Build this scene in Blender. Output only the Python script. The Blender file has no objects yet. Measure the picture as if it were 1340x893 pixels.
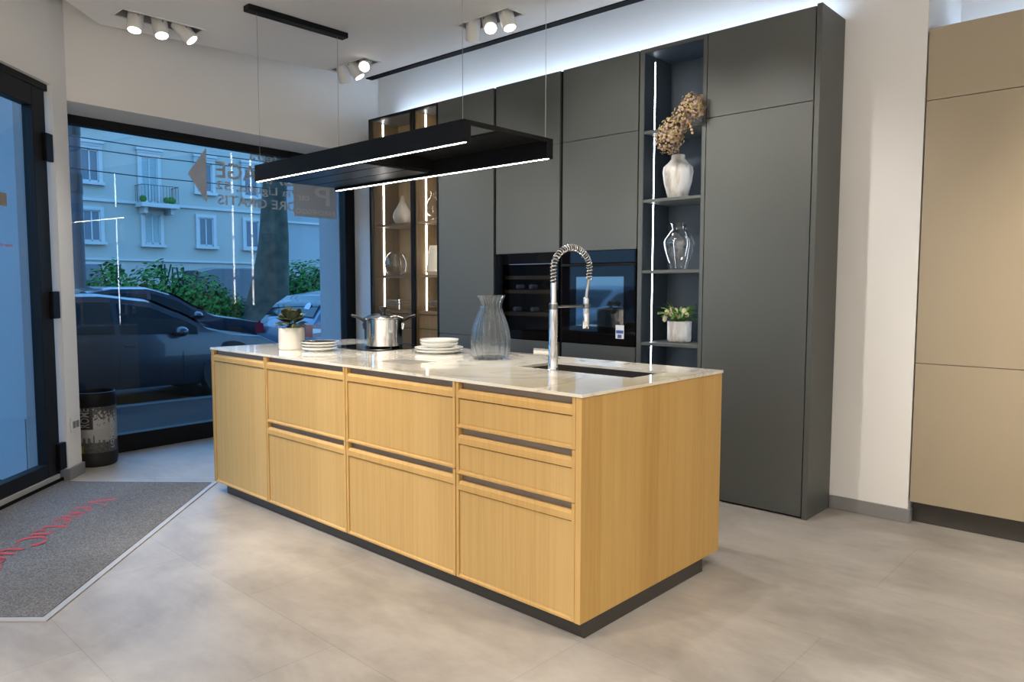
import bpy, bmesh, math, random
from mathutils import Vector, Matrix, noise
from mathutils.geometry import tessellate_polygon

random.seed(7)
SC = bpy.context.scene
COL = SC.collection
PI = math.pi
ORI = {}          # object name -> world origin used when vertices are authored in world space


# ------------------------------------------------------------------ helpers
def lin(c):
    return c / 12.92 if c <= 0.04045 else ((c + 0.055) / 1.055) ** 2.4


def rgb(r, g, b):
    return (lin(r / 255), lin(g / 255), lin(b / 255), 1.0)


class MB:
    """collects geometry, links it as one mesh object"""

    def __init__(s):
        s.v = []
        s.f = []

    def add(s, vs, fs):
        n = len(s.v)
        s.v += [tuple(p) for p in vs]
        s.f += [tuple(i + n for i in f) for f in fs]
        return s

    def box(s, x0, x1, y0, y1, z0, z1, M=None):
        vs = [(x, y, z) for x in (x0, x1) for y in (y0, y1) for z in (z0, z1)]
        if M is not None:
            vs = [M @ Vector(p) for p in vs]
        return s.add(vs, [(0, 1, 3, 2), (4, 6, 7, 5), (0, 4, 5, 1), (2, 3, 7, 6), (0, 2, 6, 4), (1, 5, 7, 3)])

    def prism(s, poly, z0, z1):
        n = len(poly)
        vs = [(p[0], p[1], z0) for p in poly] + [(p[0], p[1], z1) for p in poly]
        fs = [tuple(range(n))[::-1], tuple(range(n, 2 * n))]
        fs += [(i, (i + 1) % n, n + (i + 1) % n, n + i) for i in range(n)]
        return s.add(vs, fs)

    def loft(s, rings, caps=True, closed=True):
        m = len(rings[0])
        vs = [p for r in rings for p in r]
        fs = []
        for k in range(len(rings) - 1):
            for i in range(m if closed else m - 1):
                j = (i + 1) % m
                fs.append((k * m + i, k * m + j, (k + 1) * m + j, (k + 1) * m + i))
        if caps:
            fs.append(tuple(range(m))[::-1])
            fs.append(tuple((len(rings) - 1) * m + i for i in range(m)))
        return s.add(vs, fs)

    def cyl(s, p0, p1, r0, r1=None, n=24, caps=True):
        r1 = r0 if r1 is None else r1
        p0, p1 = Vector(p0), Vector(p1)
        d = (p1 - p0).normalized()
        a = d.orthogonal().normalized()
        b = d.cross(a)
        rings = [[p + (a * math.cos(2 * PI * i / n) + b * math.sin(2 * PI * i / n)) * r for i in range(n)]
                 for p, r in ((p0, r0), (p1, r1))]
        return s.loft(rings, caps)

    def tube(s, pts, r, n=8, caps=True):
        pts = [Vector(p) for p in pts]
        rad = r if isinstance(r, (list, tuple)) else [r] * len(pts)
        rings = []
        a = None
        for i, p in enumerate(pts):
            d = (pts[min(i + 1, len(pts) - 1)] - pts[max(i - 1, 0)]).normalized()
            if a is None:
                a = d.orthogonal().normalized()
            else:
                a = (a - d * a.dot(d)).normalized()
            b = d.cross(a)
            rings.append([p + (a * math.cos(2 * PI * k / n) + b * math.sin(2 * PI * k / n)) * rad[i] for k in range(n)])
        return s.loft(rings, caps)

    def lathe(s, prof, c=(0, 0, 0), n=40, ribs=0, amp=0.0, caps=False):
        rings = []
        for r, z in prof:
            ring = []
            for i in range(n):
                a = 2 * PI * i / n
                rr = r * (1 + amp * math.cos(ribs * a)) if ribs else r
                ring.append((c[0] + rr * math.cos(a), c[1] + rr * math.sin(a), c[2] + z))
            rings.append(ring)
        return s.loft(rings, caps)

    def disc(s, c, r, nrm, n=20):
        d = Vector(nrm).normalized()
        a = d.orthogonal().normalized()
        b = d.cross(a)
        c = Vector(c)
        return s.add([c + (a * math.cos(2 * PI * i / n) + b * math.sin(2 * PI * i / n)) * r for i in range(n)], [tuple(range(n))])

    def ball(s, c, r, n=10, sz=1.0):
        prof = [(max(1e-4, r * math.sin(PI * k / n)), -r * sz * math.cos(PI * k / n)) for k in range(n + 1)]
        return s.lathe(prof, c, n=max(8, n + 2))

    def build(s, name, mat, parent=None, world=True, smooth=False, bevel=0.0, ang=40, normals=True, seg=2, loc=None):
        me = bpy.data.meshes.new(name)
        o0 = Vector((0, 0, 0))
        if parent is not None and world:
            o0 = ORI.get(parent.name, Vector((0, 0, 0)))
        elif loc is not None:
            o0 = Vector(loc)
        me.from_pydata([tuple(Vector(p) - o0) for p in s.v], [], s.f)
        if normals:
            bm = bmesh.new()
            bm.from_mesh(me)
            bmesh.ops.recalc_face_normals(bm, faces=bm.faces)
            bm.to_mesh(me)
            bm.free()
        if smooth:
            for p in me.polygons:
                p.use_smooth = True
            me.set_sharp_from_angle(angle=math.radians(ang))
        me.materials.append(mat)
        o = bpy.data.objects.new(name, me)
        COL.objects.link(o)
        if parent is not None:
            o.parent = parent
            ORI[o.name] = ORI.get(parent.name, Vector((0, 0, 0)))
        else:
            if loc is not None:
                o.location = loc
            ORI[o.name] = Vector(o0)
        if bevel:
            m = o.modifiers.new('Bevel', 'BEVEL')
            m.width = bevel
            m.segments = seg
            m.limit_method = 'ANGLE'
            m.angle_limit = math.radians(35)
        return o


def tag(o, label, cat, group=None, kind=None):
    o['label'] = label
    o['category'] = cat
    if group:
        o['group'] = group
    if kind:
        o['kind'] = kind
    return o


def thing(name, label, cat, loc=(0, 0, 0), rotz=0.0, group=None):
    o = bpy.data.objects.new(name, None)
    o.empty_display_size = 0.1
    COL.objects.link(o)
    o.location = loc
    o.rotation_euler = (0, 0, rotz)
    ORI[o.name] = Vector(loc)
    return tag(o, label, cat, group)


def struct(o):
    o['kind'] = 'structure'
    return o


def dup(root, loc, label, group=None, rotz=None):
    r = root.copy()
    COL.objects.link(r)
    r.location = loc
    if rotz is not None:
        r.rotation_euler = (0, 0, rotz)
    r['label'] = label
    if group:
        r['group'] = group
    for ch in list(root.children):
        c = ch.copy()
        COL.objects.link(c)
        c.parent = r
        for g in list(ch.children):
            d = g.copy()
            COL.objects.link(d)
            d.parent = c
    return r


_txt = {}


def text_geo(t):
    """vertices and faces of a word laid flat, scaled to a unit box"""
    if t in _txt:
        return _txt[t]
    cu = bpy.data.curves.new('lettering_curve', 'FONT')
    cu.body = t
    cu.resolution_u = 3
    cu.offset = .012
    ob = bpy.data.objects.new('lettering_curve', cu)
    COL.objects.link(ob)
    dg = bpy.context.evaluated_depsgraph_get()
    me = bpy.data.meshes.new_from_object(ob.evaluated_get(dg))
    vs = [(v.co.x, v.co.y) for v in me.vertices]
    fs = [tuple(p.vertices) for p in me.polygons]
    bpy.data.objects.remove(ob)
    bpy.data.curves.remove(cu)
    bpy.data.meshes.remove(me)
    x0, x1 = min(v[0] for v in vs), max(v[0] for v in vs)
    y0, y1 = min(v[1] for v in vs), max(v[1] for v in vs)
    vs = [((x - x0) / (x1 - x0), (y - y0) / (y1 - y0)) for x, y in vs]
    _txt[t] = (vs, fs)
    return _txt[t]


def put_text(mb, t, fn):
    vs, fs = text_geo(t)
    return mb.add([fn(x, y) for x, y in vs], fs)


# ------------------------------------------------------------------ materials
def new_mat(name):
    m = bpy.data.materials.new(name)
    m.use_nodes = True
    nt = m.node_tree
    for n in list(nt.nodes):
        nt.nodes.remove(n)
    out = nt.nodes.new('ShaderNodeOutputMaterial')
    return m, nt, out


def N(nt, typ, **kw):
    n = nt.nodes.new(typ)
    for k, v in kw.items():
        if k in n.inputs:
            n.inputs[k].default_value = v
        else:
            setattr(n, k, v)
    return n


def principled(nt, out, base=(.8, .8, .8, 1), rough=.5, metal=0., spec=.5, coat=0., coat_rough=.05):
    b = nt.nodes.new('ShaderNodeBsdfPrincipled')
    b.inputs['Base Color'].default_value = base
    b.inputs['Roughness'].default_value = rough
    b.inputs['Metallic'].default_value = metal
    b.inputs['Specular IOR Level'].default_value = spec
    b.inputs['Coat Weight'].default_value = coat
    b.inputs['Coat Roughness'].default_value = coat_rough
    nt.links.new(b.outputs[0], out.inputs[0])
    return b


def simple(name, base, rough=.5, metal=0., spec=.5, coat=0., var=.06, scale=6., bump=0., coat_rough=.05, bscale=None):
    """principled with a soft noise variation of the base colour and an optional bump"""
    m, nt, out = new_mat(name)
    b = principled(nt, out, base, rough, metal, spec, coat, coat_rough)
    tc = N(nt, 'ShaderNodeTexCoord')
    nz = N(nt, 'ShaderNodeTexNoise', Scale=scale, Detail=4.)
    nt.links.new(tc.outputs['Object'], nz.inputs['Vector'])
    mx = N(nt, 'ShaderNodeMix', data_type='RGBA')
    a = [c * (1 - var) for c in base[:3]] + [1]
    d = [min(1, c * (1 + var)) for c in base[:3]] + [1]
    mx.inputs[6].default_value = a
    mx.inputs[7].default_value = d
    nt.links.new(nz.outputs['Fac'], mx.inputs[0])
    nt.links.new(mx.outputs[2], b.inputs['Base Color'])
    if bump:
        n2 = N(nt, 'ShaderNodeTexNoise', Scale=bscale or scale * 12, Detail=3.)
        nt.links.new(tc.outputs['Object'], n2.inputs['Vector'])
        bp = N(nt, 'ShaderNodeBump', Strength=bump, Distance=.01)
        nt.links.new(n2.outputs['Fac'], bp.inputs['Height'])
        nt.links.new(bp.outputs[0], b.inputs['Normal'])
    return m


def emit(name, col, strength):
    m, nt, out = new_mat(name)
    e = N(nt, 'ShaderNodeEmission', Color=col, Strength=strength)
    nt.links.new(e.outputs[0], out.inputs[0])
    return m


def mathn(nt, op, a, b=None):
    n = N(nt, 'ShaderNodeMath', operation=op)
    for i, v in enumerate((a, b)):
        if v is None:
            continue
        if isinstance(v, (int, float)):
            n.inputs[i].default_value = v
        else:
            nt.links.new(v, n.inputs[i])
    return n.outputs[0]


def clear_glass(name, tint=(.93, .96, .97, 1), ior=1.45, edge=.0, rough=0.0, refl=1.0):
    """thin sheet glass: see-through plus a Fresnel reflection"""
    m, nt, out = new_mat(name)
    t = N(nt, 'ShaderNodeBsdfTransparent', Color=tint)
    g = N(nt, 'ShaderNodeBsdfGlossy', Roughness=rough)
    g.inputs['Color'].default_value = (refl, refl, refl, 1)
    f0 = ((ior - 1) / (ior + 1)) ** 2
    lw = N(nt, 'ShaderNodeLayerWeight', Blend=.5)
    mx = N(nt, 'ShaderNodeMixShader')
    p5 = mathn(nt, 'POWER', lw.outputs['Facing'], 5.)
    fac = mathn(nt, 'ADD', mathn(nt, 'MULTIPLY', p5, 1 - f0), f0)
    if edge:
        lw = N(nt, 'ShaderNodeLayerWeight', Blend=.25)
        mu = N(nt, 'ShaderNodeMath', operation='MULTIPLY')
        mu.inputs[1].default_value = edge
        nt.links.new(lw.outputs['Facing'], mu.inputs[0])
        ad = N(nt, 'ShaderNodeMath', operation='ADD', use_clamp=True)
        nt.links.new(mu.outputs[0], ad.inputs[0])
        nt.links.new(fac, ad.inputs[1])
        fac = ad.outputs[0]
    nt.links.new(fac, mx.inputs[0])
    nt.links.new(t.outputs[0], mx.inputs[1])
    nt.links.new(g.outputs[0], mx.inputs[2])
    nt.links.new(mx.outputs[0], out.inputs[0])
    return m


def ramp(nt, fac, stops):
    r = N(nt, 'ShaderNodeValToRGB')
    e = r.color_ramp.elements
    while len(e) < len(stops):
        e.new(.5)
    for el, (p, c) in zip(e, stops):
        el.position = p
        el.color = c
    nt.links.new(fac, r.inputs[0])
    return r.outputs[0]


def wood(name, c_dark, c_mid, c_light, board=.115, rough=.45, grain=1.0):
    """vertical-grain veneer made of narrow strips"""
    m, nt, out = new_mat(name)
    b = principled(nt, out, c_mid, rough, spec=.35)
    tc = N(nt, 'ShaderNodeTexCoord')
    sp = N(nt, 'ShaderNodeSeparateXYZ')
    nt.links.new(tc.outputs['Object'], sp.inputs[0])
    t = mathn(nt, 'ADD', sp.outputs[0], mathn(nt, 'MULTIPLY', sp.outputs[1], 1.0))
    bid = mathn(nt, 'FLOOR', mathn(nt, 'DIVIDE', t, board))
    wn = N(nt, 'ShaderNodeTexWhiteNoise', noise_dimensions='1D')
    nt.links.new(bid, wn.inputs['W'])
    cb = N(nt, 'ShaderNodeCombineXYZ')
    nt.links.new(mathn(nt, 'MULTIPLY', t, 70.), cb.inputs[0])
    nt.links.new(mathn(nt, 'MULTIPLY', wn.outputs['Value'], 13.), cb.inputs[1])
    nt.links.new(mathn(nt, 'MULTIPLY', sp.outputs[2], 1.6), cb.inputs[2])
    nz = N(nt, 'ShaderNodeTexNoise', Scale=1., Detail=5., Roughness=.6, Distortion=.4)
    nt.links.new(cb.outputs[0], nz.inputs['Vector'])
    cb2 = N(nt, 'ShaderNodeCombineXYZ')
    nt.links.new(mathn(nt, 'MULTIPLY', t, 260.), cb2.inputs[0])
    nt.links.new(mathn(nt, 'MULTIPLY', sp.outputs[2], 9.), cb2.inputs[2])
    n2 = N(nt, 'ShaderNodeTexNoise', Scale=1., Detail=2.)
    nt.links.new(cb2.outputs[0], n2.inputs['Vector'])
    f = mathn(nt, 'ADD', mathn(nt, 'MULTIPLY', nz.outputs['Fac'], .75 * grain), mathn(nt, 'MULTIPLY', n2.outputs['Fac'], .25 * grain))
    f = mathn(nt, 'ADD', f, mathn(nt, 'MULTIPLY', mathn(nt, 'SUBTRACT', wn.outputs['Value'], .5), .26))
    f = mathn(nt, 'ADD', f, (1 - grain) * .5)
    nt.links.new(ramp(nt, f, [(.25, c_dark), (.5, c_mid), (.75, c_light)]), b.inputs['Base Color'])
    bp = N(nt, 'ShaderNodeBump', Strength=.05, Distance=.002)
    nt.links.new(n2.outputs['Fac'], bp.inputs['Height'])
    nt.links.new(bp.outputs[0], b.inputs['Normal'])
    return m


def vase_glass_mat():
    m, nt, out = new_mat('clear_vase_glass')
    g = N(nt, 'ShaderNodeBsdfGlass', Roughness=0., IOR=1.45)
    g.inputs['Color'].default_value = (.99, 1., 1., 1)
    t = N(nt, 'ShaderNodeBsdfTransparent', Color=(.99, .995, 1., 1))
    mx = N(nt, 'ShaderNodeMixShader')
    mx.inputs[0].default_value = .7
    nt.links.new(t.outputs[0], mx.inputs[1])
    nt.links.new(g.outputs[0], mx.inputs[2])
    nt.links.new(mx.outputs[0], out.inputs[0])
    return m


M = {}
M['wall'] = simple('white_plaster', (.76, .755, .745, 1), .85, var=.02, scale=2., bump=.03)
M['ceiling'] = simple('ceiling_plaster', (.82, .815, .81, 1), .9, var=.015, scale=2., bump=.02)
M['oak'] = wood('oak_veneer', (.50, .315, .112, 1), (.585, .385, .15, 1), (.635, .435, .185, 1), board=.16, grain=.75)
M['oak_side'] = wood('oak_side_veneer', (.45, .262, .072, 1), (.53, .322, .098, 1), (.58, .365, .124, 1), board=.13)
M['oak_edge'] = wood('oak_edge', (.50, .30, .10, 1), (.60, .38, .14, 1), (.66, .44, .18, 1), board=3., grain=.6)
M['recess'] = simple('bronze_handle_profile', (.24, .20, .165, 1), .45, metal=.3, var=.03)
M['plinth'] = simple('dark_plinth_metal', (.062, .058, .052, 1), .38, metal=.4, var=.04)
M['lacquer'] = simple('dark_grey_lacquer', (.076, .082, .078, 1), .45, spec=.5, var=.02, scale=3., bump=.008, bscale=300)
M['carcass'] = simple('black_carcass', (.008, .008, .009, 1), .9, spec=.1, var=.03)
M['navy'] = simple('slate_blue_board', (.030, .044, .060, 1), .5, var=.03)
M['beige'] = simple('taupe_satin_lacquer', (.36, .30, .215, 1), .36, metal=.15, spec=.5, var=.015, scale=2., bump=.01, bscale=400)
M['walnut'] = wood('walnut_board', (.20, .135, .055, 1), (.26, .18, .08, 1), (.32, .225, .105, 1), board=.2)
M['walnut_front'] = wood('walnut_front', (.22, .145, .075, 1), (.28, .19, .105, 1), (.33, .235, .14, 1), board=.3)
M['cooler_wood'] = wood('cooler_shelf_wood', (.13, .09, .05, 1), (.17, .115, .065, 1), (.20, .14, .08, 1), board=.3)
M['black'] = simple('black_powder_coat', (.005, .005, .0055, 1), .5, spec=.18, var=.04)
M['black_frame'] = simple('black_window_profile', (.007, .0075, .009, 1), .5, spec=.2, var=.04)
M['black_gloss'] = simple('black_glass', (.003, .003, .004, 1), .03, spec=.22, var=.02)
M['graphite'] = simple('graphite_filter', (.045, .05, .062, 1), .32, metal=.7, var=.04)
M['chrome'] = simple('polished_chrome', (.75, .76, .78, 1), .06, metal=1., var=.01)
M['steel'] = simple('brushed_steel', (.62, .61, .59, 1), .1, metal=1., var=.02)
M['recess_dark'] = simple('dark_chrome', (.20, .20, .21, 1), .15, metal=1., var=.02)
M['sink'] = simple('dark_steel_basin', (.16, .145, .13, 1), .3, metal=.8, var=.04)
M['zinc'] = simple('grey_metal_plate', (.32, .31, .29, 1), .35, metal=.6, var=.04)
M['alu'] = simple('aluminium_trim', (.42, .42, .42, 1), .55, metal=.35, var=.03)
M['ceramic'] = simple('white_ceramic', (.70, .67, .61, 1), .22, var=.03, scale=12)
M['porcelain'] = simple('white_glazed_porcelain', (.74, .74, .72, 1), .12, coat=.5, var=.02)
def marbled_mat():
    m, nt, out = new_mat('marbled_white_ceramic')
    b = principled(nt, out, (.5, .49, .47, 1), .3)
    tc = N(nt, 'ShaderNodeTexCoord')
    mp = N(nt, 'ShaderNodeMapping')
    mp.inputs['Scale'].default_value = (1, 1, .35)
    nt.links.new(tc.outputs['Object'], mp.inputs[0])
    nz = N(nt, 'ShaderNodeTexNoise', Scale=22., Detail=4., Distortion=.8)
    nt.links.new(mp.outputs[0], nz.inputs['Vector'])
    nt.links.new(ramp(nt, nz.outputs['Fac'], [(.35, (.34, .32, .29, 1)), (.5, (.50, .48, .45, 1)), (.6, (.58, .57, .55, 1))]), b.inputs['Base Color'])
    return m


M['marbled'] = marbled_mat()
M['darkglaze'] = simple('dark_glaze', (.035, .030, .026, 1), .15, coat=.6, var=.1)
M['bakelite'] = simple('black_bakelite', (.016, .014, .012, 1), .3, var=.05)
M['whitelamp'] = simple('white_lamp_enamel', (.72, .72, .70, 1), .45, var=.02)
M['lampbox'] = simple('grey_lamp_housing', (.30, .30, .31, 1), .5, metal=.1, var=.05)
M['baseboard'] = simple('grey_baseboard', (.21, .21, .215, 1), .5, var=.04)
M['rubber'] = simple('black_rubber', (.010, .010, .011, 1), .7, var=.1)
M['soil'] = simple('dark_soil', (.03, .02, .013, 1), .95, var=.4, scale=60)
M['decal'] = simple('grey_vinyl', (.38, .43, .50, 1), .6, var=.02)
M['decal_light'] = simple('pale_grey_vinyl', (.54, .57, .60, 1), .6, var=.02)
M['red_vinyl'] = simple('red_vinyl', (.42, .045, .045, 1), .6, var=.03)
M['sticker'] = simple('brown_sticker', (.17, .15, .12, 1), .6, var=.1)
M['paper'] = simple('white_paper', (.6, .62, .66, 1), .6, var=.02)
M['blue_ink'] = simple('blue_print', (.05, .08, .25, 1), .6, var=.02)
M['led'] = emit('cool_led', (.80, .88, 1., 1), 22.)
M['led_cab'] = emit('cabinet_led', (.92, .94, 1., 1), 27.)
M['led_top'] = emit('cool_led_cabinet_top', (.60, .77, 1., 1), 52.)
M['led_hood'] = emit('neutral_led_hood', (1., .93, .80, 1), 75.)
M['lens'] = emit('warm_lamp_lens', (1., .90, .74, 1), 9.)
M['glass'] = clear_glass('shop_window_glass', (.965, .975, .985, 1), 1.4)
M['cab_glass'] = clear_glass('smoked_cabinet_glass', (.90, .88, .84, 1), 1.22)
M['cooler_glass'] = clear_glass('black_tinted_glass', (.56, .58, .62, 1), 1.28)
M['vase_glass'] = clear_glass('shelf_vase_glass', (.985, .99, .99, 1), 1.5, edge=.34, rough=.02)
M['crystal'] = vase_glass_mat()
M['leaf'] = simple('dark_green_leaf', (.040, .055, .028, 1), .35, var=.5, scale=14)
M['leaf_light'] = simple('fresh_green_leaf', (.10, .22, .04, 1), .45, var=.4, scale=14)
M['petal'] = simple('cream_petal', (.62, .56, .36, 1), .6, var=.2, scale=40)
M['petal_pink'] = simple('blush_petal', (.60, .52, .42, 1), .6, var=.2, scale=40)
M['dry1'] = simple('dried_petal_tan', (.42, .30, .19, 1), .7, var=.35, scale=30)
M['dry2'] = simple('dried_petal_olive', (.33, .26, .11, 1), .7, var=.35, scale=30)
M['dry3'] = simple('dried_petal_mauve', (.40, .30, .27, 1), .7, var=.3, scale=30)
M['twig'] = simple('brown_twig', (.12, .075, .04, 1), .8, var=.2, scale=30)


def floor_mat():
    m, nt, out = new_mat('stone_look_floor')
    b = principled(nt, out, (.5, .47, .43, 1), .36, spec=.4)
    tc = N(nt, 'ShaderNodeTexCoord')
    mp = N(nt, 'ShaderNodeMapping')
    mp.inputs['Scale'].default_value = (.9, 1.25, 1)
    nt.links.new(tc.outputs['Object'], mp.inputs[0])
    n1 = N(nt, 'ShaderNodeTexNoise', Scale=1.5, Detail=7., Roughness=.6, Distortion=.35)
    nt.links.new(mp.outputs[0], n1.inputs['Vector'])
    mp2 = N(nt, 'ShaderNodeMapping')
    mp2.inputs['Scale'].default_value = (.8, 2.0, 1)
    nt.links.new(tc.outputs['Object'], mp2.inputs[0])
    n2 = N(nt, 'ShaderNodeTexNoise', Scale=5., Detail=6., Roughness=.7)
    nt.links.new(mp2.outputs[0], n2.inputs['Vector'])
    br = N(nt, 'ShaderNodeTexBrick', Scale=1.)
    br.offset = .5
    br.inputs['Color1'].default_value = (.42, .42, .42, 1)
    br.inputs['Color2'].default_value = (.58, .58, .58, 1)
    br.inputs['Mortar'].default_value = (.18, .18, .18, 1)
    br.inputs['Mortar Size'].default_value = .0022
    br.inputs['Brick Width'].default_value = 1.22
    br.inputs['Row Height'].default_value = .61
    nt.links.new(tc.outputs['Object'], br.inputs['Vector'])
    f = mathn(nt, 'ADD', mathn(nt, 'MULTIPLY', n1.outputs['Fac'], .68), mathn(nt, 'MULTIPLY', n2.outputs['Fac'], .22))
    sx = N(nt, 'ShaderNodeSeparateColor')
    nt.links.new(br.outputs['Color'], sx.inputs[0])
    f = mathn(nt, 'ADD', f, mathn(nt, 'MULTIPLY', mathn(nt, 'SUBTRACT', sx.outputs[0], .5), .22))
    c = ramp(nt, f, [(.30, (.225, .206, .185, 1)), (.45, (.335, .310, .282, 1)), (.60, (.43, .402, .370, 1))])
    nt.links.new(c, b.inputs['Base Color'])
    bp = N(nt, 'ShaderNodeBump', Strength=.04, Distance=.004)
    nt.links.new(n2.outputs['Fac'], bp.inputs['Height'])
    nt.links.new(bp.outputs[0], b.inputs['Normal'])
    return m


def marble_mat():
    m, nt, out = new_mat('calacatta_marble')
    b = principled(nt, out, (.8, .78, .72, 1), .06, spec=.5, coat=.4)
    tc = N(nt, 'ShaderNodeTexCoord')
    mp = N(nt, 'ShaderNodeMapping')
    mp.inputs['Rotation'].default_value = (0, 0, .5)
    nt.links.new(tc.outputs['Object'], mp.inputs[0])
    nz = N(nt, 'ShaderNodeTexNoise', Scale=1.5, Detail=6., Roughness=.55, Distortion=1.2)
    nt.links.new(mp.outputs[0], nz.inputs['Vector'])
    vein = mathn(nt, 'ABSOLUTE', mathn(nt, 'SUBTRACT', nz.outputs['Fac'], .5))
    vc = ramp(nt, vein, [(0., (.64, .62, .58, 1)), (.014, (.76, .735, .68, 1)), (.04, (.83, .81, .76, 1))])
    n2 = N(nt, 'ShaderNodeTexNoise', Scale=1.1, Detail=3.)
    nt.links.new(tc.outputs['Object'], n2.inputs['Vector'])
    gold = ramp(nt, n2.outputs['Fac'], [(.5, (1, 1, 1, 1)), (.72, (.86, .77, .58, 1))])
    mx = N(nt, 'ShaderNodeMix', data_type='RGBA', blend_type='MULTIPLY')
    mx.inputs[0].default_value = .85
    nt.links.new(vc, mx.inputs[6])
    nt.links.new(gold, mx.inputs[7])
    nt.links.new(mx.outputs[2], b.inputs['Base Color'])
    return m


def carpet_mat():
    m, nt, out = new_mat('grey_loop_carpet')
    b = principled(nt, out, (.2, .2, .2, 1), .95, spec=.1)
    tc = N(nt, 'ShaderNodeTexCoord')
    n1 = N(nt, 'ShaderNodeTexNoise', Scale=160., Detail=2.)
    n2 = N(nt, 'ShaderNodeTexNoise', Scale=2., Detail=4.)
    nt.links.new(tc.outputs['Object'], n1.inputs['Vector'])
    nt.links.new(tc.outputs['Object'], n2.inputs['Vector'])
    f = mathn(nt, 'ADD', mathn(nt, 'MULTIPLY', n1.outputs['Fac'], .8), mathn(nt, 'MULTIPLY', n2.outputs['Fac'], .2))
    nt.links.new(ramp(nt, f, [(.3, (.07, .07, .073, 1)), (.5, (.145, .143, .141, 1)), (.72, (.26, .256, .25, 1))]), b.inputs['Base Color'])
    bp = N(nt, 'ShaderNodeBump', Strength=.5, Distance=.004)
    nt.links.new(n1.outputs['Fac'], bp.inputs['Height'])
    nt.links.new(bp.outputs[0], b.inputs['Normal'])
    return m


M['floor'] = floor_mat()
M['marble'] = marble_mat()
M['carpet'] = carpet_mat()

# ------------------------------------------------------------------ camera
FPX = 962.846
r_ = Vector((0.73181259, 0.68150361, 0.00177806))
u_ = Vector((-0.05172991, 0.05294676, 0.99725657))
f_ = Vector((-0.6795398, 0.72989689, -0.07400122))
CAM = Vector((1.53413, -2.00223, 1.25078))
cam = bpy.data.cameras.new('camera')
cam.sensor_width = 36
cam.lens = FPX / 1340 * 36
cam.clip_start = .05
cam.clip_end = 400
co = bpy.data.objects.new('camera', cam)
COL.objects.link(co)
co.matrix_world = Matrix(((r_.x, u_.x, -f_.x, CAM.x), (r_.y, u_.y, -f_.y, CAM.y), (r_.z, u_.z, -f_.z, CAM.z), (0, 0, 0, 1)))
SC.camera = co

# ------------------------------------------------------------------ reference lines of the plan
YT = 1.905                                        # front plane of the tall units
YW = 2.236                                        # back wall
a_ = math.radians(4.5)
WD = Vector((-math.sin(a_), math.cos(a_), 0))     # along the shop window
WN = Vector((math.cos(a_), math.sin(a_), 0))      # into the room
WG = Vector((-4.361, -.031, 0))                   # glass plane, s = 0
WP = Vector((-3.888, -.423, 0))                   # inner wall plane, s = 0
DD = Vector((-.7255, .688, 0)).normalized()       # along the door wall
DN = Vector((.688, .7255, 0)).normalized()        # into the room
DP = Vector((-3.718, -.586, 0))
W = lambda s, o=0., z=0.: WG + WD * s + WN * o + Vector((0, 0, z))
D = lambda s, o=0., z=0.: DP + DD * s + DN * o + Vector((0, 0, z))
HTOP = 3.45
CZ = 2.96

# ------------------------------------------------------------------ room shell
fl = [D(.24, -.12), W(-.36, -.12), W(2.32, -.12), (4.75, 2.40), (4.75, -6.15), (-1.98, -6.15), D(-2.7, -.16), D(.05, -.16)]
struct(MB().prism([tuple(p)[:2] for p in fl], -.12, 0).build('floor', M['floor']))
struct(MB().box(-4.6, .462, YW, YW + .30, 0, HTOP).box(.25, .462, YW + .3, 2.95, 0, HTOP).build('wall_back', M['wall']))
struct(MB().box(.462, 4.75, 2.90, 3.05, 0, HTOP).build('wall_back_niche', M['wall']))
struct(MB().box(4.6, 4.75, -6.15, 2.90, 0, HTOP).build('wall_right', M['wall']))
struct(MB().box(-1.98, 4.6, -6.15, -6.0, 0, HTOP).build('wall_rear', M['wall']))
e = D(-2.6, .03)
struct(MB().box(e.x - .12, e.x + .03, -6.0, e.y, 0, HTOP).build('wall_left', M['wall']))
# beam over the shop window
bl = [WP, WP + WD * 2.70, W(2.27, -.22), W(-.36, -.22)]
struct(MB().prism([tuple(p)[:2] for p in bl], 2.447, HTOP).build('wall_window_beam', M['wall']))
# door wall: part above the door, the blank end and the corner pier
dw = MB()
P4 = lambda s0, s1, o0, o1: [tuple(D(s0, o0))[:2], tuple(D(s1, o0))[:2], tuple(D(s1, o1))[:2], tuple(D(s0, o1))[:2]]
dw.prism(P4(-2.05, .045, .03, -.18), 2.49, HTOP)
dw.prism(P4(-2.62, -2.05, .03, -.18), 0, HTOP)
struct(dw.build('wall_door', M['wall']))
pier = [tuple(D(.045, .03))[:2], (-3.878, -.412), tuple(W(-.355, .0))[:2], tuple(W(-.355, -.2))[:2], (-4.56, -.80), (-3.88, -.695), tuple(D(.045, -.09))[:2]]
struct(MB().prism(pier, 0, HTOP).build('wall_pier', M['wall']))
M['cladding'] = simple('painted_cladding', (.30, .31, .32, 1), .7, var=.03)
cl_ = [Vector((-4.56, -.803)), Vector((-3.885, -.698)), Vector((-3.887, -.712)), Vector((-4.562, -.817))]
cm_ = MB().prism([tuple(p) for p in cl_], -.05, 2.60)
cm_.prism([(-3.885, -.697), (-3.812, -.621), (-3.806, -.632), (-3.882, -.712)], -.05, 2.60)
cm_.prism([(-4.565, -.81), (-3.90, -.706), (-3.902, -.722), (-4.567, -.826)], -.05, .40)
struct(cm_.build('wall_cladding', M['cladding']))
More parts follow.
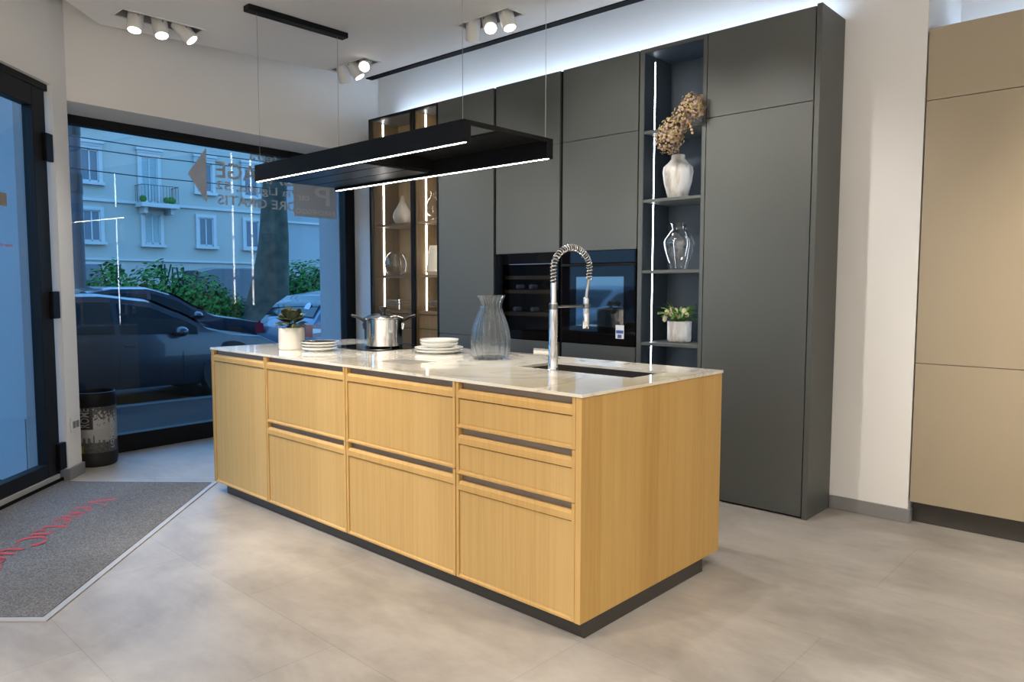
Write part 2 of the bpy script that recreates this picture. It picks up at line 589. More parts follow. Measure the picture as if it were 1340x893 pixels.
# ceiling board with openings for the three lamp trays
ce = [(-3.83, -.215), (-3.57, 1.77), (-.98, 1.84), (4.6, 1.99), (4.6, -6.), (-1.55, -6.), (-1.55, -2.39), (-3.53, -.5)]
TRAYS = [(-3.575, -3.425, -.215, .29), (-2.12, -1.665, 1.385, 1.535), (-3.585, -3.135, 1.375, 1.52)]
loops = [[Vector((x, y, 0)) for x, y in ce]]
for x0, x1, y0, y1 in TRAYS:
    loops.append([Vector((x0, y0, 0)), Vector((x0, y1, 0)), Vector((x1, y1, 0)), Vector((x1, y0, 0))])
flat = [p for l in loops for p in l]
tri = tessellate_polygon(loops)
cm = MB()
n = len(flat)
vs = [(p.x, p.y, CZ) for p in flat] + [(p.x, p.y, CZ + .06) for p in flat]
fs = [tuple(t) for t in tri] + [tuple(i + n for i in t)[::-1] for t in tri]
k = 0
for l in loops:
    m_ = len(l)
    fs += [(k + i, k + (i + 1) % m_, n + k + (i + 1) % m_, n + k + i) for i in range(m_)]
    k += m_
cm.add(vs, fs)
struct(cm.build('ceiling', M['ceiling']))
up = [(-4.75, -1.0), (-4.75, 3.05), (4.75, 3.05), (4.75, -6.15), (-2.1, -6.15), tuple(D(-2.7, -.2))[:2]]
struct(MB().prism(up, HTOP, HTOP + .1).build('ceiling_upper', M['ceiling']))
# black shadow-gap profile along the ceiling edge
tr = [(-3.575, 1.71), (-.98, 1.78), (4.6, 1.93), (4.6, 2.0), (-.98, 1.845), (-3.575, 1.775)]
struct(MB().prism(tr, CZ - .006, CZ + .001).build('trim_1', M['carcass']))
# baseboards
bbm = MB()
bbm.box(.062, .474, YW - .014, YW, 0, .075).box(.462, .474, YW, YW + .04, 0, .075)
struct(bbm.build('baseboard_back', M['baseboard'], bevel=.002))
pb = [tuple(D(.032, .044))[:2], (-3.872, -.395), (-3.884, -.412), tuple(D(.045, .03))[:2], tuple(D(.045, -.05))[:2], tuple(D(.032, -.05))[:2]]
struct(MB().prism(pb, 0, .075).build('baseboard_pier', M['baseboard']))
# socket plate on the pier
so = thing('wall_socket', 'white double socket plate low on the pier beside the black door', 'socket', tuple(D(.13, .031, .35)))
mm = MB()
for s0, s1, z0, z1, o0, o1 in ((.088, .19, .30, .395, .0305, .037),):
    mm.loft([[D(s0, o, z0), D(s1, o, z0), D(s1, o, z1), D(s0, o, z1)] for o in (o0, o1)])
mm.build('cover_plate', M['whitelamp'], so)
mm = MB()
for sa in (.103, .145):
    mm.loft([[D(sa, o, .325), D(sa + .032, o, .325), D(sa + .032, o, .37), D(sa, o, .37)] for o in (.037, .0385)])
mm.build('socket_insert', M['zinc'], so)


# ------------------------------------------------------------------ shop window
def slab(mb, fn, s0, s1, z0, z1, o0, o1):
    return mb.loft([[fn(s0, o, z0), fn(s1, o, z0), fn(s1, o, z1), fn(s0, o, z1)] for o in (o0, o1)])


wf = MB()
slab(wf, W, -.36, 2.27, 0, .135, -.05, .04)
slab(wf, W, -.36, 2.27, 2.385, 2.447, -.05, .04)
slab(wf, W, -.36, -.30, .135, 2.385, -.05, .04)
slab(wf, W, 2.155, 2.27, .135, 2.385, -.05, .04)
win = struct(wf.build('window_1', M['black_frame'], bevel=.004))
slab(MB(), W, -.30, 2.155, .135, 2.385, -.004, .004).build('pane', M['glass'], win)
# vinyl parking sign on the window, lettered to be read from the street
ws = thing('window_lettering', 'grey vinyl parking directions with arrow, mirrored, on the shop window', 'sign', tuple(W(1.2, .006, 2.1)))
V6 = lambda s, z, o=.0065: W(s, o, z)
ar = MB().add([V6(.616, 2.145), V6(.776, 2.366), V6(.772, 1.924)], [(0, 1, 2)])
ar.build('arrow', M['decal'], ws)


def sign_line(t, s_start, s_end, z0, z1, mat=M['decal'], o=.0065):
    mb = MB()
    put_text(mb, t, lambda x, y: V6(s_start + (s_end - s_start) * x, z0 + (z1 - z0) * y, o))
    mb.build('lettering', mat, ws)


sign_line('terra', 1.44, 1.165, 2.325, 2.385)
sign_line('GARAGE', 1.635, .855, 2.14, 2.275)
sign_line('Via Liguria, 52', 1.66, .855, 2.025, 2.115)
sign_line('ORE GRATIS', 1.64, .865, 1.925, 2.005)
mb = MB()
mb.add([V6(1.60, 1.885), V6(2.075, 1.885), V6(2.075, 2.20), V6(1.60, 2.20)], [(0, 1, 2, 3)])
mb.build('parking_panel', M['decal'], ws)
sign_line('PARCHEGGIO', 2.055, 1.62, 1.91, 1.955, M['decal_light'], .0075)
sign_line('P', 2.0, 1.83, 2.0, 2.17, M['decal_light'], .0075)
sign_line('car', 1.77, 1.64, 2.03, 2.075, M['decal_light'], .0075)

# ------------------------------------------------------------------ glazed entrance door
df = MB()
slab(df, D, -2.05, .043, 2.45, 2.49, -.09, .0)
door = struct(df.build('door_1', M['black_frame']))


slab(MB(), D, -2.05, .043, 0.0, .024, -.09, .004).build('threshold', M['black_frame'], door)


def door_leaf(s0, s1):
    mb = MB()
    st = .135
    slab(mb, D, s0, s0 + st, .03, 2.445, -.06, .004)
    slab(mb, D, s1 - st, s1, .03, 2.445, -.06, .004)
    slab(mb, D, s0 + st, s1 - st, 2.325, 2.445, -.06, .004)
    slab(mb, D, s0 + st, s1 - st, .03, .145, -.06, .004)
    l = mb.build('door_leaf', M['black_frame'], door, bevel=.004)
    slab(MB(), D, s0 + st, s1 - st, .145, 2.325, -.034, -.026).build('pane', M['glass'], l)
    slab(MB(), D, s0 + .04, s1 - .03, .034, .062, .004, .016).build('drip_rail', M['alu'], l)
    return l


l1 = door_leaf(-1.0, .0)
for z in (2.10, 1.13, .17):
    mb = MB()
    slab(mb, D, -.045, .03, z - .085, z + .085, .0, .03)
    mb.build('hinge', M['black'], l1, bevel=.004)
l2 = door_leaf(-2.03, -1.01)
mb = MB()
mb.tube([D(-1.09, .004, 1.2), D(-1.09, .06, 1.2), D(-1.09, .06, .9), D(-1.09, .004, .9)], .012)
mb.build('handle', M['black'], l2)
st = thing('door_sticker', 'small brown square sticker on the glass of the entrance door', 'sticker', tuple(D(-.41, -.024, 1.74)))
slab(MB(), D, -.465, -.375, 1.70, 1.775, -.0255, -.0245).build('label_face', M['sticker'], st)
st = thing('door_lettering', 'tiny red lettering on the glass of the entrance door', 'lettering', tuple(D(-.41, -.024, 1.47)))
mb = MB()
put_text(mb, 'orari negozio', lambda x, y: D(-.475 + .14 * x, -.0245, 1.468 + .022 * y))
mb.build('lettering', M['red_vinyl'], st)

# ------------------------------------------------------------------ entrance mat
mt = thing('entrance_mat', 'grey loop carpet entrance mat in a metal rim, with red lettering', 'mat', (-2.9, -.6, 0))
mp_ = [(-2.992, .091), (-3.573, -.495)]
q = [Vector((-2.985, .098)), Vector((-3.60, -.46)), Vector(D(-.0, .007)[:2]), Vector(D(-2.05, .007)[:2]), Vector((-1.98, -1.66)), Vector((-1.545, -1.238))]
MB().prism([tuple(p) for p in q], 0.001, .006).build('metal_rim', M['alu'], mt)
cq = sum((p for p in q), Vector((0, 0))) / len(q)


def inset(poly, d):
    out = []
    m_ = len(poly)
    for i in range(m_):
        p0, p1, p2 = poly[i - 1], poly[i], poly[(i + 1) % m_]
        e1, e2 = (p1 - p0).normalized(), (p2 - p1).normalized()
        n1, n2 = Vector((-e1.y, e1.x)), Vector((-e2.y, e2.x))
        if (cq - p1).dot(n1) < 0:
            n1 = -n1
        if (cq - p1).dot(n2) < 0:
            n2 = -n2
        b = (n1 + n2).normalized()
        out.append(p1 + b * d / max(.3, b.dot(n1)))
    return out


qi = inset(q, .028)
qi[2], qi[3] = q[2] + Vector(DN[:2]) * .002, q[3] + Vector(DN[:2]) * .002
MB().prism([tuple(p) for p in qi], .004, .009).build('carpet', M['carpet'], mt)

# thick-and-thin letters drawn with a flat pen
bez = lambda a, b, c, d, n=14: [tuple((1 - t) ** 3 * p0 + 3 * (1 - t) ** 2 * t * p1 + 3 * (1 - t) * t * t * p2 + t ** 3 * p3
                                      for p0, p1, p2, p3 in zip(a, b, c, d)) for t in (i / n for i in range(n + 1))]
line = lambda a, b: [a, b]
GL = {
    'V': (.60, [(line((.02, .68), (.29, .0)), 1.), (line((.29, .0), (.54, .68)), .45), (line((-.06, .68), (.12, .68)), .8), (line((.44, .68), (.62, .68)), .8)]),
    'e': (.42, [(bez((.05, .24), (.2, .25), (.38, .3), (.34, .40)), .6), (bez((.34, .40), (.28, .52), (.03, .46), (.03, .2)), 1.), (bez((.03, .2), (.03, -.08), (.28, -.04), (.37, .12)), .9)]),
    'n': (.46, [(line((.07, .0), (.07, .44)), 1.), (line((.0, .44), (.08, .44)), .7), (bez((.07, .3), (.14, .46), (.34, .54), (.34, .32)), .8), (line((.34, .34), (.34, .02)), 1.), (line((.3, .02), (.44, .04)), .7)]),
    't': (.31, [(bez((.15, .62), (.11, .3), (.05, -.04), (.27, .04)), 1.), (line((.02, .44), (.27, .44)), .9)]),
    'a': (.44, [(bez((.08, .36), (.12, .5), (.32, .5), (.32, .32)), .8), (bez((.32, .34), (.32, .1), (.3, -.02), (.42, .04)), 1.), (bez((.32, .28), (.1, .26), (.0, .16), (.06, .04)), .8), (bez((.06, .04), (.12, -.06), (.28, .02), (.32, .12)), .7)]),
    'C': (.66, [(bez((.57, .52), (.5, .76), (.04, .78), (.04, .33)), 1.), (bez((.04, .33), (.04, -.1), (.46, -.08), (.58, .16)), .9), (line((.57, .66), (.57, .50)), .7)]),
    'u': (.46, [(line((.07, .44), (.07, .14)), 1.), (line((.0, .44), (.08, .44)), .7), (bez((.07, .16), (.08, -.08), (.26, -.02), (.33, .14)), .8), (line((.33, .44), (.33, .02)), 1.), (line((.33, .02), (.43, .03)), .7)]),
    'c': (.40, [(bez((.35, .36), (.28, .52), (.03, .5), (.03, .2)), 1.), (bez((.03, .2), (.03, -.08), (.27, -.04), (.36, .12)), .9)]),
    'i': (.22, [(line((.09, .44), (.09, .02)), 1.), (line((.02, .44), (.1, .44)), .7), (line((.05, .02), (.18, .04)), .7), (line((.09, .60), (.09, .66)), 1.4)]),
}
RD = -DD


def mat_words(word, start, base, sx, sy, z=.0098):
    mb = MB()
    x = 0.
    for ch in word:
        adv, strokes = GL[ch]
        for pts, w in strokes:
            z += .00008
            h = (.058 * w, .044 * w)
            vs = []
            for px_, py_ in pts:
                for sg in (-1, 1):
                    X, Y = x + px_ * .88 + .02 + h[0] * sg, py_ + h[1] * sg
                    X += .03 * Y
                    p = RD * (start + X * sx) + DN * (base + Y * sy)
                    vs.append((p.x, p.y, z))
            mb.add(vs, [(2 * i, 2 * i + 1, 2 * i + 3, 2 * i + 2) for i in range(len(pts) - 1)])
        x += adv
    return mb


mat_words('VenetaCucine', -1.87, -2.57, .247, .185).build('lettering', M['red_vinyl'], mt, normals=False)

# ------------------------------------------------------------------ waste bin
BC = Vector((-4.085, -.255, 0))
bn = thing('waste_bin', 'black cylindrical bin with black and white city pictures, by the window', 'bin', tuple(BC))
R0 = .134
MB().lathe([(.118, .0), (.128, .012), (R0, .05), (R0, .10)], tuple(BC), 48).lathe([(.001, .001), (.118, .001)], tuple(BC), 48).build('base', M['rubber'], bn, smooth=True)
MB().lathe([(R0 - .006, .41), (R0, .42), (R0 + .001, .50), (R0 - .004, .515), (R0 - .012, .517), (R0 - .016, .505), (R0 - .02, .43), (R0 - .02, .10)], tuple(BC), 48).build('rim', M['black'], bn, smooth=True)


def bin_mat():
    m, nt, out = new_mat('printed_bin_wrap')
    b = principled(nt, out, (.1, .1, .1, 1), .35)
    tc = N(nt, 'ShaderNodeTexCoord')
    sp = N(nt, 'ShaderNodeSeparateXYZ')
    nt.links.new(tc.outputs['Object'], sp.inputs[0])
    ang = mathn(nt, 'ARCTAN2', sp.outputs[1], sp.outputs[0])
    z = sp.outputs[2]
    cb = N(nt, 'ShaderNodeCombineXYZ')
    nt.links.new(mathn(nt, 'MULTIPLY', ang, 7.), cb.inputs[0])
    nt.links.new(mathn(nt, 'MULTIPLY', z, 46.), cb.inputs[1])
    nz = N(nt, 'ShaderNodeTexNoise', Scale=1., Detail=5., Roughness=.65)
    nt.links.new(cb.outputs[0], nz.inputs['Vector'])
    # skyline picture: bright sky over a dark uneven town, lower strip
    cb1 = N(nt, 'ShaderNodeCombineXYZ')
    nt.links.new(mathn(nt, 'FLOOR', mathn(nt, 'MULTIPLY', ang, 16.)), cb1.inputs[0])
    wn = N(nt, 'ShaderNodeTexWhiteNoise', noise_dimensions='3D')
    nt.links.new(cb1.outputs[0], wn.inputs['Vector'])
    sky_h = mathn(nt, 'ADD', .155, mathn(nt, 'MULTIPLY', mathn(nt, 'POWER', wn.outputs['Value'], 2.5), .06))
    town = mathn(nt, 'LESS_THAN', z, mathn(nt, 'ADD', sky_h, mathn(nt, 'MULTIPLY', nz.outputs['Fac'], .03)))
    low = mathn(nt, 'ADD', mathn(nt, 'MULTIPLY', town, mathn(nt, 'SUBTRACT', mathn(nt, 'MULTIPLY', nz.outputs['Fac'], .35), .52)), .42)
    # upper strip: black lettering field, then a picture of a tree
    tree = mathn(nt, 'GREATER_THAN', mathn(nt, 'ADD', nz.outputs['Fac'], mathn(nt, 'MULTIPLY', mathn(nt, 'SUBTRACT', z, .34), 2.)), .52)
    tre = mathn(nt, 'SUBTRACT', .46, mathn(nt, 'MULTIPLY', tree, .4))
    up_ = mathn(nt, 'MULTIPLY', tre, mathn(nt, 'GREATER_THAN', ang, -.42))
    isup = mathn(nt, 'GREATER_THAN', z, .265)
    v = mathn(nt, 'ADD', mathn(nt, 'MULTIPLY', isup, up_), mathn(nt, 'MULTIPLY', mathn(nt, 'SUBTRACT', 1., isup), low))
    v = mathn(nt, 'ADD', mathn(nt, 'MULTIPLY', v, .62), .010)
    cc = N(nt, 'ShaderNodeCombineColor')
    for i in range(3):
        nt.links.new(v, cc.inputs[i])
    # small lime patch at the lower left of the wrap
    yel = mathn(nt, 'MULTIPLY', mathn(nt, 'LESS_THAN', ang, -.92), mathn(nt, 'LESS_THAN', z, .15))
    mx = N(nt, 'ShaderNodeMix', data_type='RGBA')
    nt.links.new(yel, mx.inputs[0])
    nt.links.new(cc.outputs[0], mx.inputs[6])
    mx.inputs[7].default_value = (.22, .24, .02, 1)
    nt.links.new(mx.outputs[2], b.inputs['Base Color'])
    return m


MB().lathe([(R0 - .001, .10), (R0 - .001, .42)], tuple(BC), 48).build('picture_wrap', bin_mat(), bn, smooth=True)


def on_bin(ang, z, r=R0 + .0012):
    return (BC.x + r * math.cos(ang), BC.y + r * math.sin(ang), z)


mb = MB()
put_text(mb, 'ROME', lambda x, y: on_bin(-.98 + .46 * (1 - y) - .06, .280 + .132 * x))
mb.build('lettering', M['zinc'], bn, normals=False)
mb = MB()
put_text(mb, 'LONDON', lambda x, y: on_bin(.62 - .22 * y, .125 + .20 * x))
mb.build('lettering', M['decal'], bn, normals=False)

# ------------------------------------------------------------------ tall unit wall
ZT = 2.69


def lacq_door(parent, x0, x1, z0, z1, y=YT, t=.02, mat=None, name='door'):
    return MB().box(x0, x1, y, y + t, z0, z1).build(name, mat or M['lacquer'], parent, bevel=.0012)


# glass display unit
gx0, gxm0, gxm1, gx1 = -3.81, -3.262, -3.195, -2.905
gc = thing('glass_display_cabinet', 'tall display cabinet with smoked glass doors and lit walnut interior', 'cabinet', (-3.36, 2.07, 0))
mb = MB()
mb.box(gx0, gx0 + .02, YT + .006, YW - .004, 0, ZT).box(gx1 - .02, gx1, YT + .026, YW - .004, 0, ZT)
mb.box(gx0, gx1, YT + .026, YW - .004, ZT - .02, ZT).box(gx0, gx1, YT + .026, YW - .004, 0, .06)
mb.box(gxm0 + .02, gxm1 - .02, YT + .026, YW - .004, 0, ZT)
mb.build('carcass', M['lacquer'], gc)
MB().box(gx0 + .02, gx1 - .02, YW - .03, YW - .006, .06, ZT - .02).build('back_panel', M['walnut'], gc)
mb = MB()
mb.box(gx0 + .0201, gx0 + .028, YT + .03, YW - .03, .06, ZT - .02).box(gxm0 + .012, gxm0 + .0199, YT + .03, YW - .03, .06, ZT - .02)
mb.box(gxm1 - .0199, gxm1 - .012, YT + .03, YW - .03, .06, ZT - .02).box(gx1 - .028, gx1 - .0201, YT + .03, YW - .03, .06, ZT - .02)
mb.build('side_lining', M['walnut'], gc)
for xa, xb in ((gx0 + .028, gxm0 + .012), (gxm1 - .012, gx1 - .028)):
    for z in (2.21, 1.775, 1.335):
        MB().box(xa, xb, YT + .04, YW - .03, z - .01, z + .008).build('shelf', M['walnut_front'], gc)
    MB().box(xa, xb, YT + .04, YW - .03, 1.02, 1.045).build('shelf', M['walnut_front'], gc)
    MB().box(xa, xb, YT + .05, YW - .03, .90, 1.016).build('drawer', M['walnut_front'], gc, bevel=.002)
    MB().box(xa, xb, YT + .05, YW - .03, .60, .896).build('drawer', M['walnut_front'], gc, bevel=.002)
    MB().box(xa, xb, YT + .05, YW - .03, .07, .596).build('drawer', M['walnut_front'], gc, bevel=.002)
    for z0, z1 in ((2.225, 2.665), (1.79, 2.195), (1.35, 1.76), (1.05, 1.32)):
        MB().box(xa, xa + .004, YT + .129, YT + .138, z0, z1).build('led_strip', M['led_cab'], gc)
        MB().box(xb - .004, xb, YT + .129, YT + .138, z0, z1).build('led_strip', M['led_cab'], gc)


def glass_door(x0, x1):
    mb = MB()
    w = .018
    y0, y1 = YT, YT + .022
    mb.box(x0, x0 + w, y0, y1, .07, ZT).box(x1 - w, x1, y0, y1, .07, ZT).box(x0 + w, x1 - w, y0, y1, ZT - w, ZT).box(x0 + w, x1 - w, y0, y1, .07, .07 + w)
    d = mb.build('door', M['black'], gc, bevel=.001)
    MB().box(x0 + w, x1 - w, y0 + .008, y0 + .012, .07 + w, ZT - w).build('glass_pane', M['cab_glass'], d)


glass_door(gx0, (gxm0 + gxm1) / 2 - .002)
glass_door((gxm0 + gxm1) / 2 + .002, gx1)

# pantry unit
pa = thing('pantry_cabinet', 'tall dark grey pantry unit between glass cabinet and wine cooler column', 'cabinet', (-2.59, 2.07, 0))
MB().box(-2.902, -2.272, YT + .022, YW - .004, 0, ZT).build('carcass', M['carcass'], pa)
lacq_door(pa, -2.899, -2.293, 2.2135, ZT)
lacq_door(pa, -2.899, -2.293, .876, 2.2105)
lacq_door(pa, -2.899, -2.293, .012, .873)


def column(name, label, x0, x1, cx0, cx1):
    t = thing(name, label, 'cabinet', ((x0 + x1) / 2, 2.07, 0))
    mb = MB()
    mb.box(cx0, cx1, YT + .022, YW - .004, 0, .875).box(cx0, cx1, YT + .022, YW - .004, 1.475, ZT)
    mb.box(cx0, x0 + .012, YT + .022, YW - .004, .875, 1.475).box(x1 - .012, cx1, YT + .022, YW - .004, .875, 1.475)
    mb.box(x0 + .012, x1 - .012, YW - .02, YW - .004, .875, 1.475)
    mb.build('carcass', M['carcass'], t)
    lacq_door(t, x0, x1, 2.2135, ZT)
    lacq_door(t, x0, x1, 1.487, 2.2105)
    lacq_door(t, x0, x1, .012, .868)
    return t


column('wine_cooler_column', 'tall dark grey column housing the wine cooler', -2.266, -1.668, -2.271, -1.652)
column('oven_column', 'tall dark grey column housing the built-in oven', -1.640, -1.045, -1.650, -1.042)

# wine cooler
wc = thing('wine_cooler', 'built-in wine cooler with black glass front and wooden shelves', 'wine cooler', (-1.961, 2.0, .872))
mb = MB()
xa, xb, za, zb = -2.252, -1.670, .877, 1.473
mb.box(xa, xb, YW - .04, YW - .022, za, zb).box(xa, xa + .02, YT + .025, YW - .04, za, zb).box(xb - .02, xb, YT + .025, YW - .04, za, zb)
mb.box(xa + .02, xb - .02, YT + .025, YW - .04, za, za + .05).box(xa + .02, xb - .02, YT + .025, YW - .04, zb - .06, zb)
mb.build('body', M['carcass'], wc)
fr = MB()
fr.box(-2.264, -2.20, YT, YT + .02, .872, 1.483).box(-1.72, -1.670, YT, YT + .02, .872, 1.483)
fr.box(-2.20, -1.72, YT, YT + .02, .872, .935).box(-2.20, -1.72, YT, YT + .02, 1.41, 1.483)
dr = fr.build('door', M['black_gloss'], wc)
MB().box(-2.20, -1.72, YT + .006, YT + .012, .935, 1.41).build('glass_pane', M['cooler_glass'], dr)
SHZ = (1.315, 1.213, 1.052)
for z in SHZ:
    mb = MB()
    mb.box(-2.228, -1.692, YT + .05, YT + .07, z - .013, z + .013)
    for k in range(6):
        x = -2.22 + k * .104
        mb.box(x, x + .03, YT + .07, YW - .045, z - .004, z + .004)
    mb.build('shelf', M['cooler_wood'], wc)
MB().box(-2.228, -1.692, YT + .10, YT + .115, 1.4121, 1.413).build('led_strip', emit('cooler_led', (.6, .75, 1, 1), 2.5), wc)
bots = [(-2.09, SHZ[1], 'left one on the middle shelf'), (-1.965, SHZ[1], 'right one on the middle shelf'),
        (-2.12, SHZ[2], 'left one on the lowest shelf'), (-1.95, SHZ[2], 'right one on the lowest shelf')]
b0 = None
bm_glass = simple('dark_bottle_glass', (.02, .03, .02, 1), .1, coat=1.)
bm_foil = simple('pale_foil', (.42, .42, .42, 1), .35, metal=.5)
for x, z, w in bots:
    lab = 'wine bottle lying in the wine cooler, ' + w
    if b0 is None:
        b0 = thing('wine_bottle', lab, 'bottle', (x, YT + .045, z + .036), group='bottles in the wine cooler')
        prof = [(.001, .0), (.014, .0), (.014, .07), (.017, .10), (.030, .135), (.031, .22), (.001, .222)]
        g = MB()
        ri = [[(r * math.cos(2 * PI * i / 16), y, r * math.sin(2 * PI * i / 16)) for i in range(16)] for r, y in prof[2:]]
        g.loft(ri).build('glass_body', bm_glass, b0, world=False, smooth=True)
        ri = [[(r * math.cos(2 * PI * i / 16), y, r * math.sin(2 * PI * i / 16)) for i in range(16)] for r, y in ((.001, -.004), (.015, -.003), (.0155, .0), (.015, .06))]
        MB().loft(ri).build('foil_cap', bm_foil, b0, world=False, smooth=True)
    else:
        dup(b0, (x, YT + .045, z + .036), lab)

# oven
ov = thing('oven', 'built-in oven with glossy black glass front left of the open shelves', 'oven', (-1.343, 2.0, .872))
MB().box(-1.627, -1.059, YT + .022, YW - .03, .878, 1.472).build('body', M['carcass'], ov)
MB().box(-1.639, -1.047, YT, YT + .021, 1.405, 1.484).build('control_panel', M['black_gloss'], ov, bevel=.001)
dr = MB().box(-1.639, -1.047, YT - .002, YT + .021, .872, 1.400).build('door', M['black_gloss'], ov, bevel=.001)
MB().box(-1.639, -1.047, YT - .016, YT - .002, 1.385, 1.399).build('handle', M['black'], dr, bevel=.003)
blue_win = simple('oven_window_glass', (.006, .010, .014, 1), .02, spec=.9, coat=.8, var=.02)
bb = blue_win.node_tree.nodes['Principled BSDF']
bb.inputs['Coat IOR'].default_value = 1.9
MB().box(-1.515, -1.135, YT - .0028, YT - .0019, .99, 1.315).build('window', blue_win, dr)
eb = MB().box(-1.192, -1.128, YT - .0036, YT - .0026, .918, 1.005).build('energy_label', M['paper'], ov)
MB().box(-1.188, -1.132, YT - .0042, YT - .0036, .952, .972).box(-1.176, -1.146, YT - .0042, YT - .0036, .922, .944).build('print', M['blue_ink'], eb)

# open shelf unit
os_ = thing('open_shelf_unit', 'open dark shelf column with a vertical light strip, beside the oven', 'shelf', (-.81, 2.07, 0))
sx0, sx1 = -1.036, -.586
mb = MB()
mb.box(sx0, sx0 + .03, YT, YW - .004, 0, ZT).box(sx1 - .022, sx1, YT, YW - .004, 0, ZT)
mb.box(sx0 + .03, sx1 - .022, YT, YW - .004, ZT - .022, ZT).box(sx0 + .03, sx1 - .022, YT, YW - .004, 0, .06)
mb.build('carcass', M['lacquer'], os_)
MB().box(sx0 + .03, sx1 - .022, YW - .03, YW - .006, .06, ZT - .022).build('back_panel', M['navy'], os_)
mb = MB()
mb.box(sx0 + .0301, sx0 + .034, YT + .002, YT + .112, .06, ZT - .022).box(sx0 + .0301, sx0 + .034, YT + .124, YW - .03, .06, ZT - .022)
mb.box(sx1 - .026, sx1 - .0221, YT + .002, YT + .112, .06, ZT - .022).box(sx1 - .026, sx1 - .0221, YT + .124, YW - .03, .06, ZT - .022).box(sx0 + .034, sx1 - .026, YT + .002, YW - .03, ZT - .026, ZT - .0221)
mb.build('side_lining', M['navy'], os_)
shz = (2.20, 1.785, 1.352, .905, .45)
for z in shz:
    MB().box(sx0 + .034, sx1 - .026, YT + .002, YW - .03, z - .018, z).build('shelf', M['lacquer'], os_, bevel=.001)
ed = (ZT - .03,) + shz + (.06,)
for k in range(len(ed) - 1):
    MB().box(sx0 + .030, sx0 + .0345, YT + .1135, YT + .1225, ed[k + 1] + .002, ed[k] - .022).build('led_strip', M['led'], os_)
    MB().box(sx1 - .0266, sx1 - .022, YT + .1135, YT + .1225, ed[k + 1] + .002, ed[k] - .022).build('led_strip', M['led'], os_)

# wide tall unit with side panel
tl = thing('tall_cabinet', 'wide tall dark grey cabinet at the right end of the unit wall', 'cabinet', (-.26, 2.07, 0))
MB().box(-.584, .030, YT + .022, YW - .004, 0, ZT).build('carcass', M['carcass'], tl)
lacq_door(tl, -.582, .024, 2.2155, ZT)
lacq_door(tl, -.582, .024, .012, 2.2125)
MB().box(.030, .057, YT - .003, YW - .002, 0, ZT + .008).build('side_panel', M['lacquer'], tl, bevel=.001)
# light strip lying on top of the unit wall
ls = thing('cove_light_strip', 'cool light strip lying on top of the dark unit wall', 'light strip', (-1.9, 2.15, ZT))
MB().box(-3.78, .0, 2.135, 2.16, ZT + .002, ZT + .010).build('profile', M['alu'], ls)
MB().box(-3.78, .0, 2.138, 2.157, ZT + .0101, ZT + .013).build('diffuser', M['led_top'], ls)

# ------------------------------------------------------------------ taupe cabinet at the right
bc = thing('taupe_cabinet', 'tall taupe satin cabinet in the niche right of the white column', 'cabinet', (1.2, 2.5, 0))
MB().box(.474, 2.6, YW + .024, 2.88, .118, 2.55).build('carcass', M['carcass'], bc)
MB().box(.474, 2.6, YW + .055, 2.86, 0, .118).build('plinth', M['plinth'], bc)
for xa, xb in ((.470, 1.17), (1.173, 1.88), (1.883, 2.6)):
    for z0, z1 in ((2.198, 2.555), (.856, 2.195), (.118, .853)):
        lacq_door(bc, xa, xb, z0, z1, y=YW + .0, t=.022, mat=M['beige'])
ls = thing('niche_light_strip', 'cool light strip lying on top of the taupe cabinet', 'light strip', (1.5, 2.8, 2.555))
MB().box(.5, 2.58, 2.815, 2.84, 2.551, 2.559).build('profile', M['alu'], ls)
MB().box(.5, 2.58, 2.818, 2.837, 2.5591, 2.562).build('diffuser', M['led_top'], ls)

# ------------------------------------------------------------------ island
IG = 'oak base units of the island'


def front(parent, x0, x1, z0, z1, name='drawer'):
    """framed oak front with a recessed finger groove above the top rail"""
    st = .014
    zr1 = z1 - .027
    zr0 = zr1 - .036
    mb = MB()
    mb.box(x0, x0 + st, 0, .022, z0, z1).box(x1 - st, x1, 0, .022, z0, z1)
    # bottom rail with a sloped upper edge
    def rail(za, zb, zc):
        vs = [(x, y, z) for x in (x0 + st, x1 - st) for y, z in ((0, za), (0, zb), (.008, zc), (.022, zc), (.022, za))]
        mb.add(vs, [(0, 1, 2, 3, 4), (9, 8, 7, 6, 5)] + [(i, (i + 1) % 5, 5 + (i + 1) % 5, 5 + i) for i in range(5)])
    rail(z0, z0 + .008, z0 + .016)
    rail(zr0, zr1 - .012, zr1)
    d = mb.build(name, M['oak_edge'], parent)
    MB().box(x0 + st + .002, x1 - st - .002, .0055, .020, z0 + .0165, zr0 - .0045).build('panel', M['oak'], d, bevel=.0008)
    MB().box(x0 + st, x1 - st, .024, .034, zr1 - .03, z1).build('handle_recess', M['recess'], d)
    return d


def unit(label, x0, x1, rows, left_panel=False, end=False, tl=.864, tr=.864):
    t = thing('base_cabinet', label, 'cabinet', (x0, .5, .06), group=IG)
    b = MB()
    c0 = x0 + (.016 if left_panel else .0)
    b.box(c0, c0 + .016, .036, .99, .062, tl).box(x1 - .016, x1, .036, .99, .062, tr)
    b.box(c0 + .016, x1 - .016, .036, .99, .062, .08).box(c0 + .016, x1 - .016, .974, .99, .08, .864)
    b.build('carcass', M['oak_side'], t)
    for z0, z1 in rows:
        front(t, x0 + .0015, x1 - .0015, z0, z1, 'door' if len(rows) == 1 else 'drawer')
    MB().box(x0 + .0015, x1 - .0015, .994, 1.018, .062, .866).build('back_front', M['oak'], t)
    if left_panel:
        MB().box(x0 - .014, x0 - .0005, 0, 1.02, .06, .867).build('end_panel', M['oak_side'], t)
    if end:
        MB().box(x1 + .001, x1 + .026, 0, 1.02, .06, .867).build('end_panel', M['oak_side'], t, bevel=.0006)
        MB().box(x1 + .001, x1 + .026, -.0008, .0, .06, .867).build('end_panel_edge', M['oak_edge'], t)
    return t


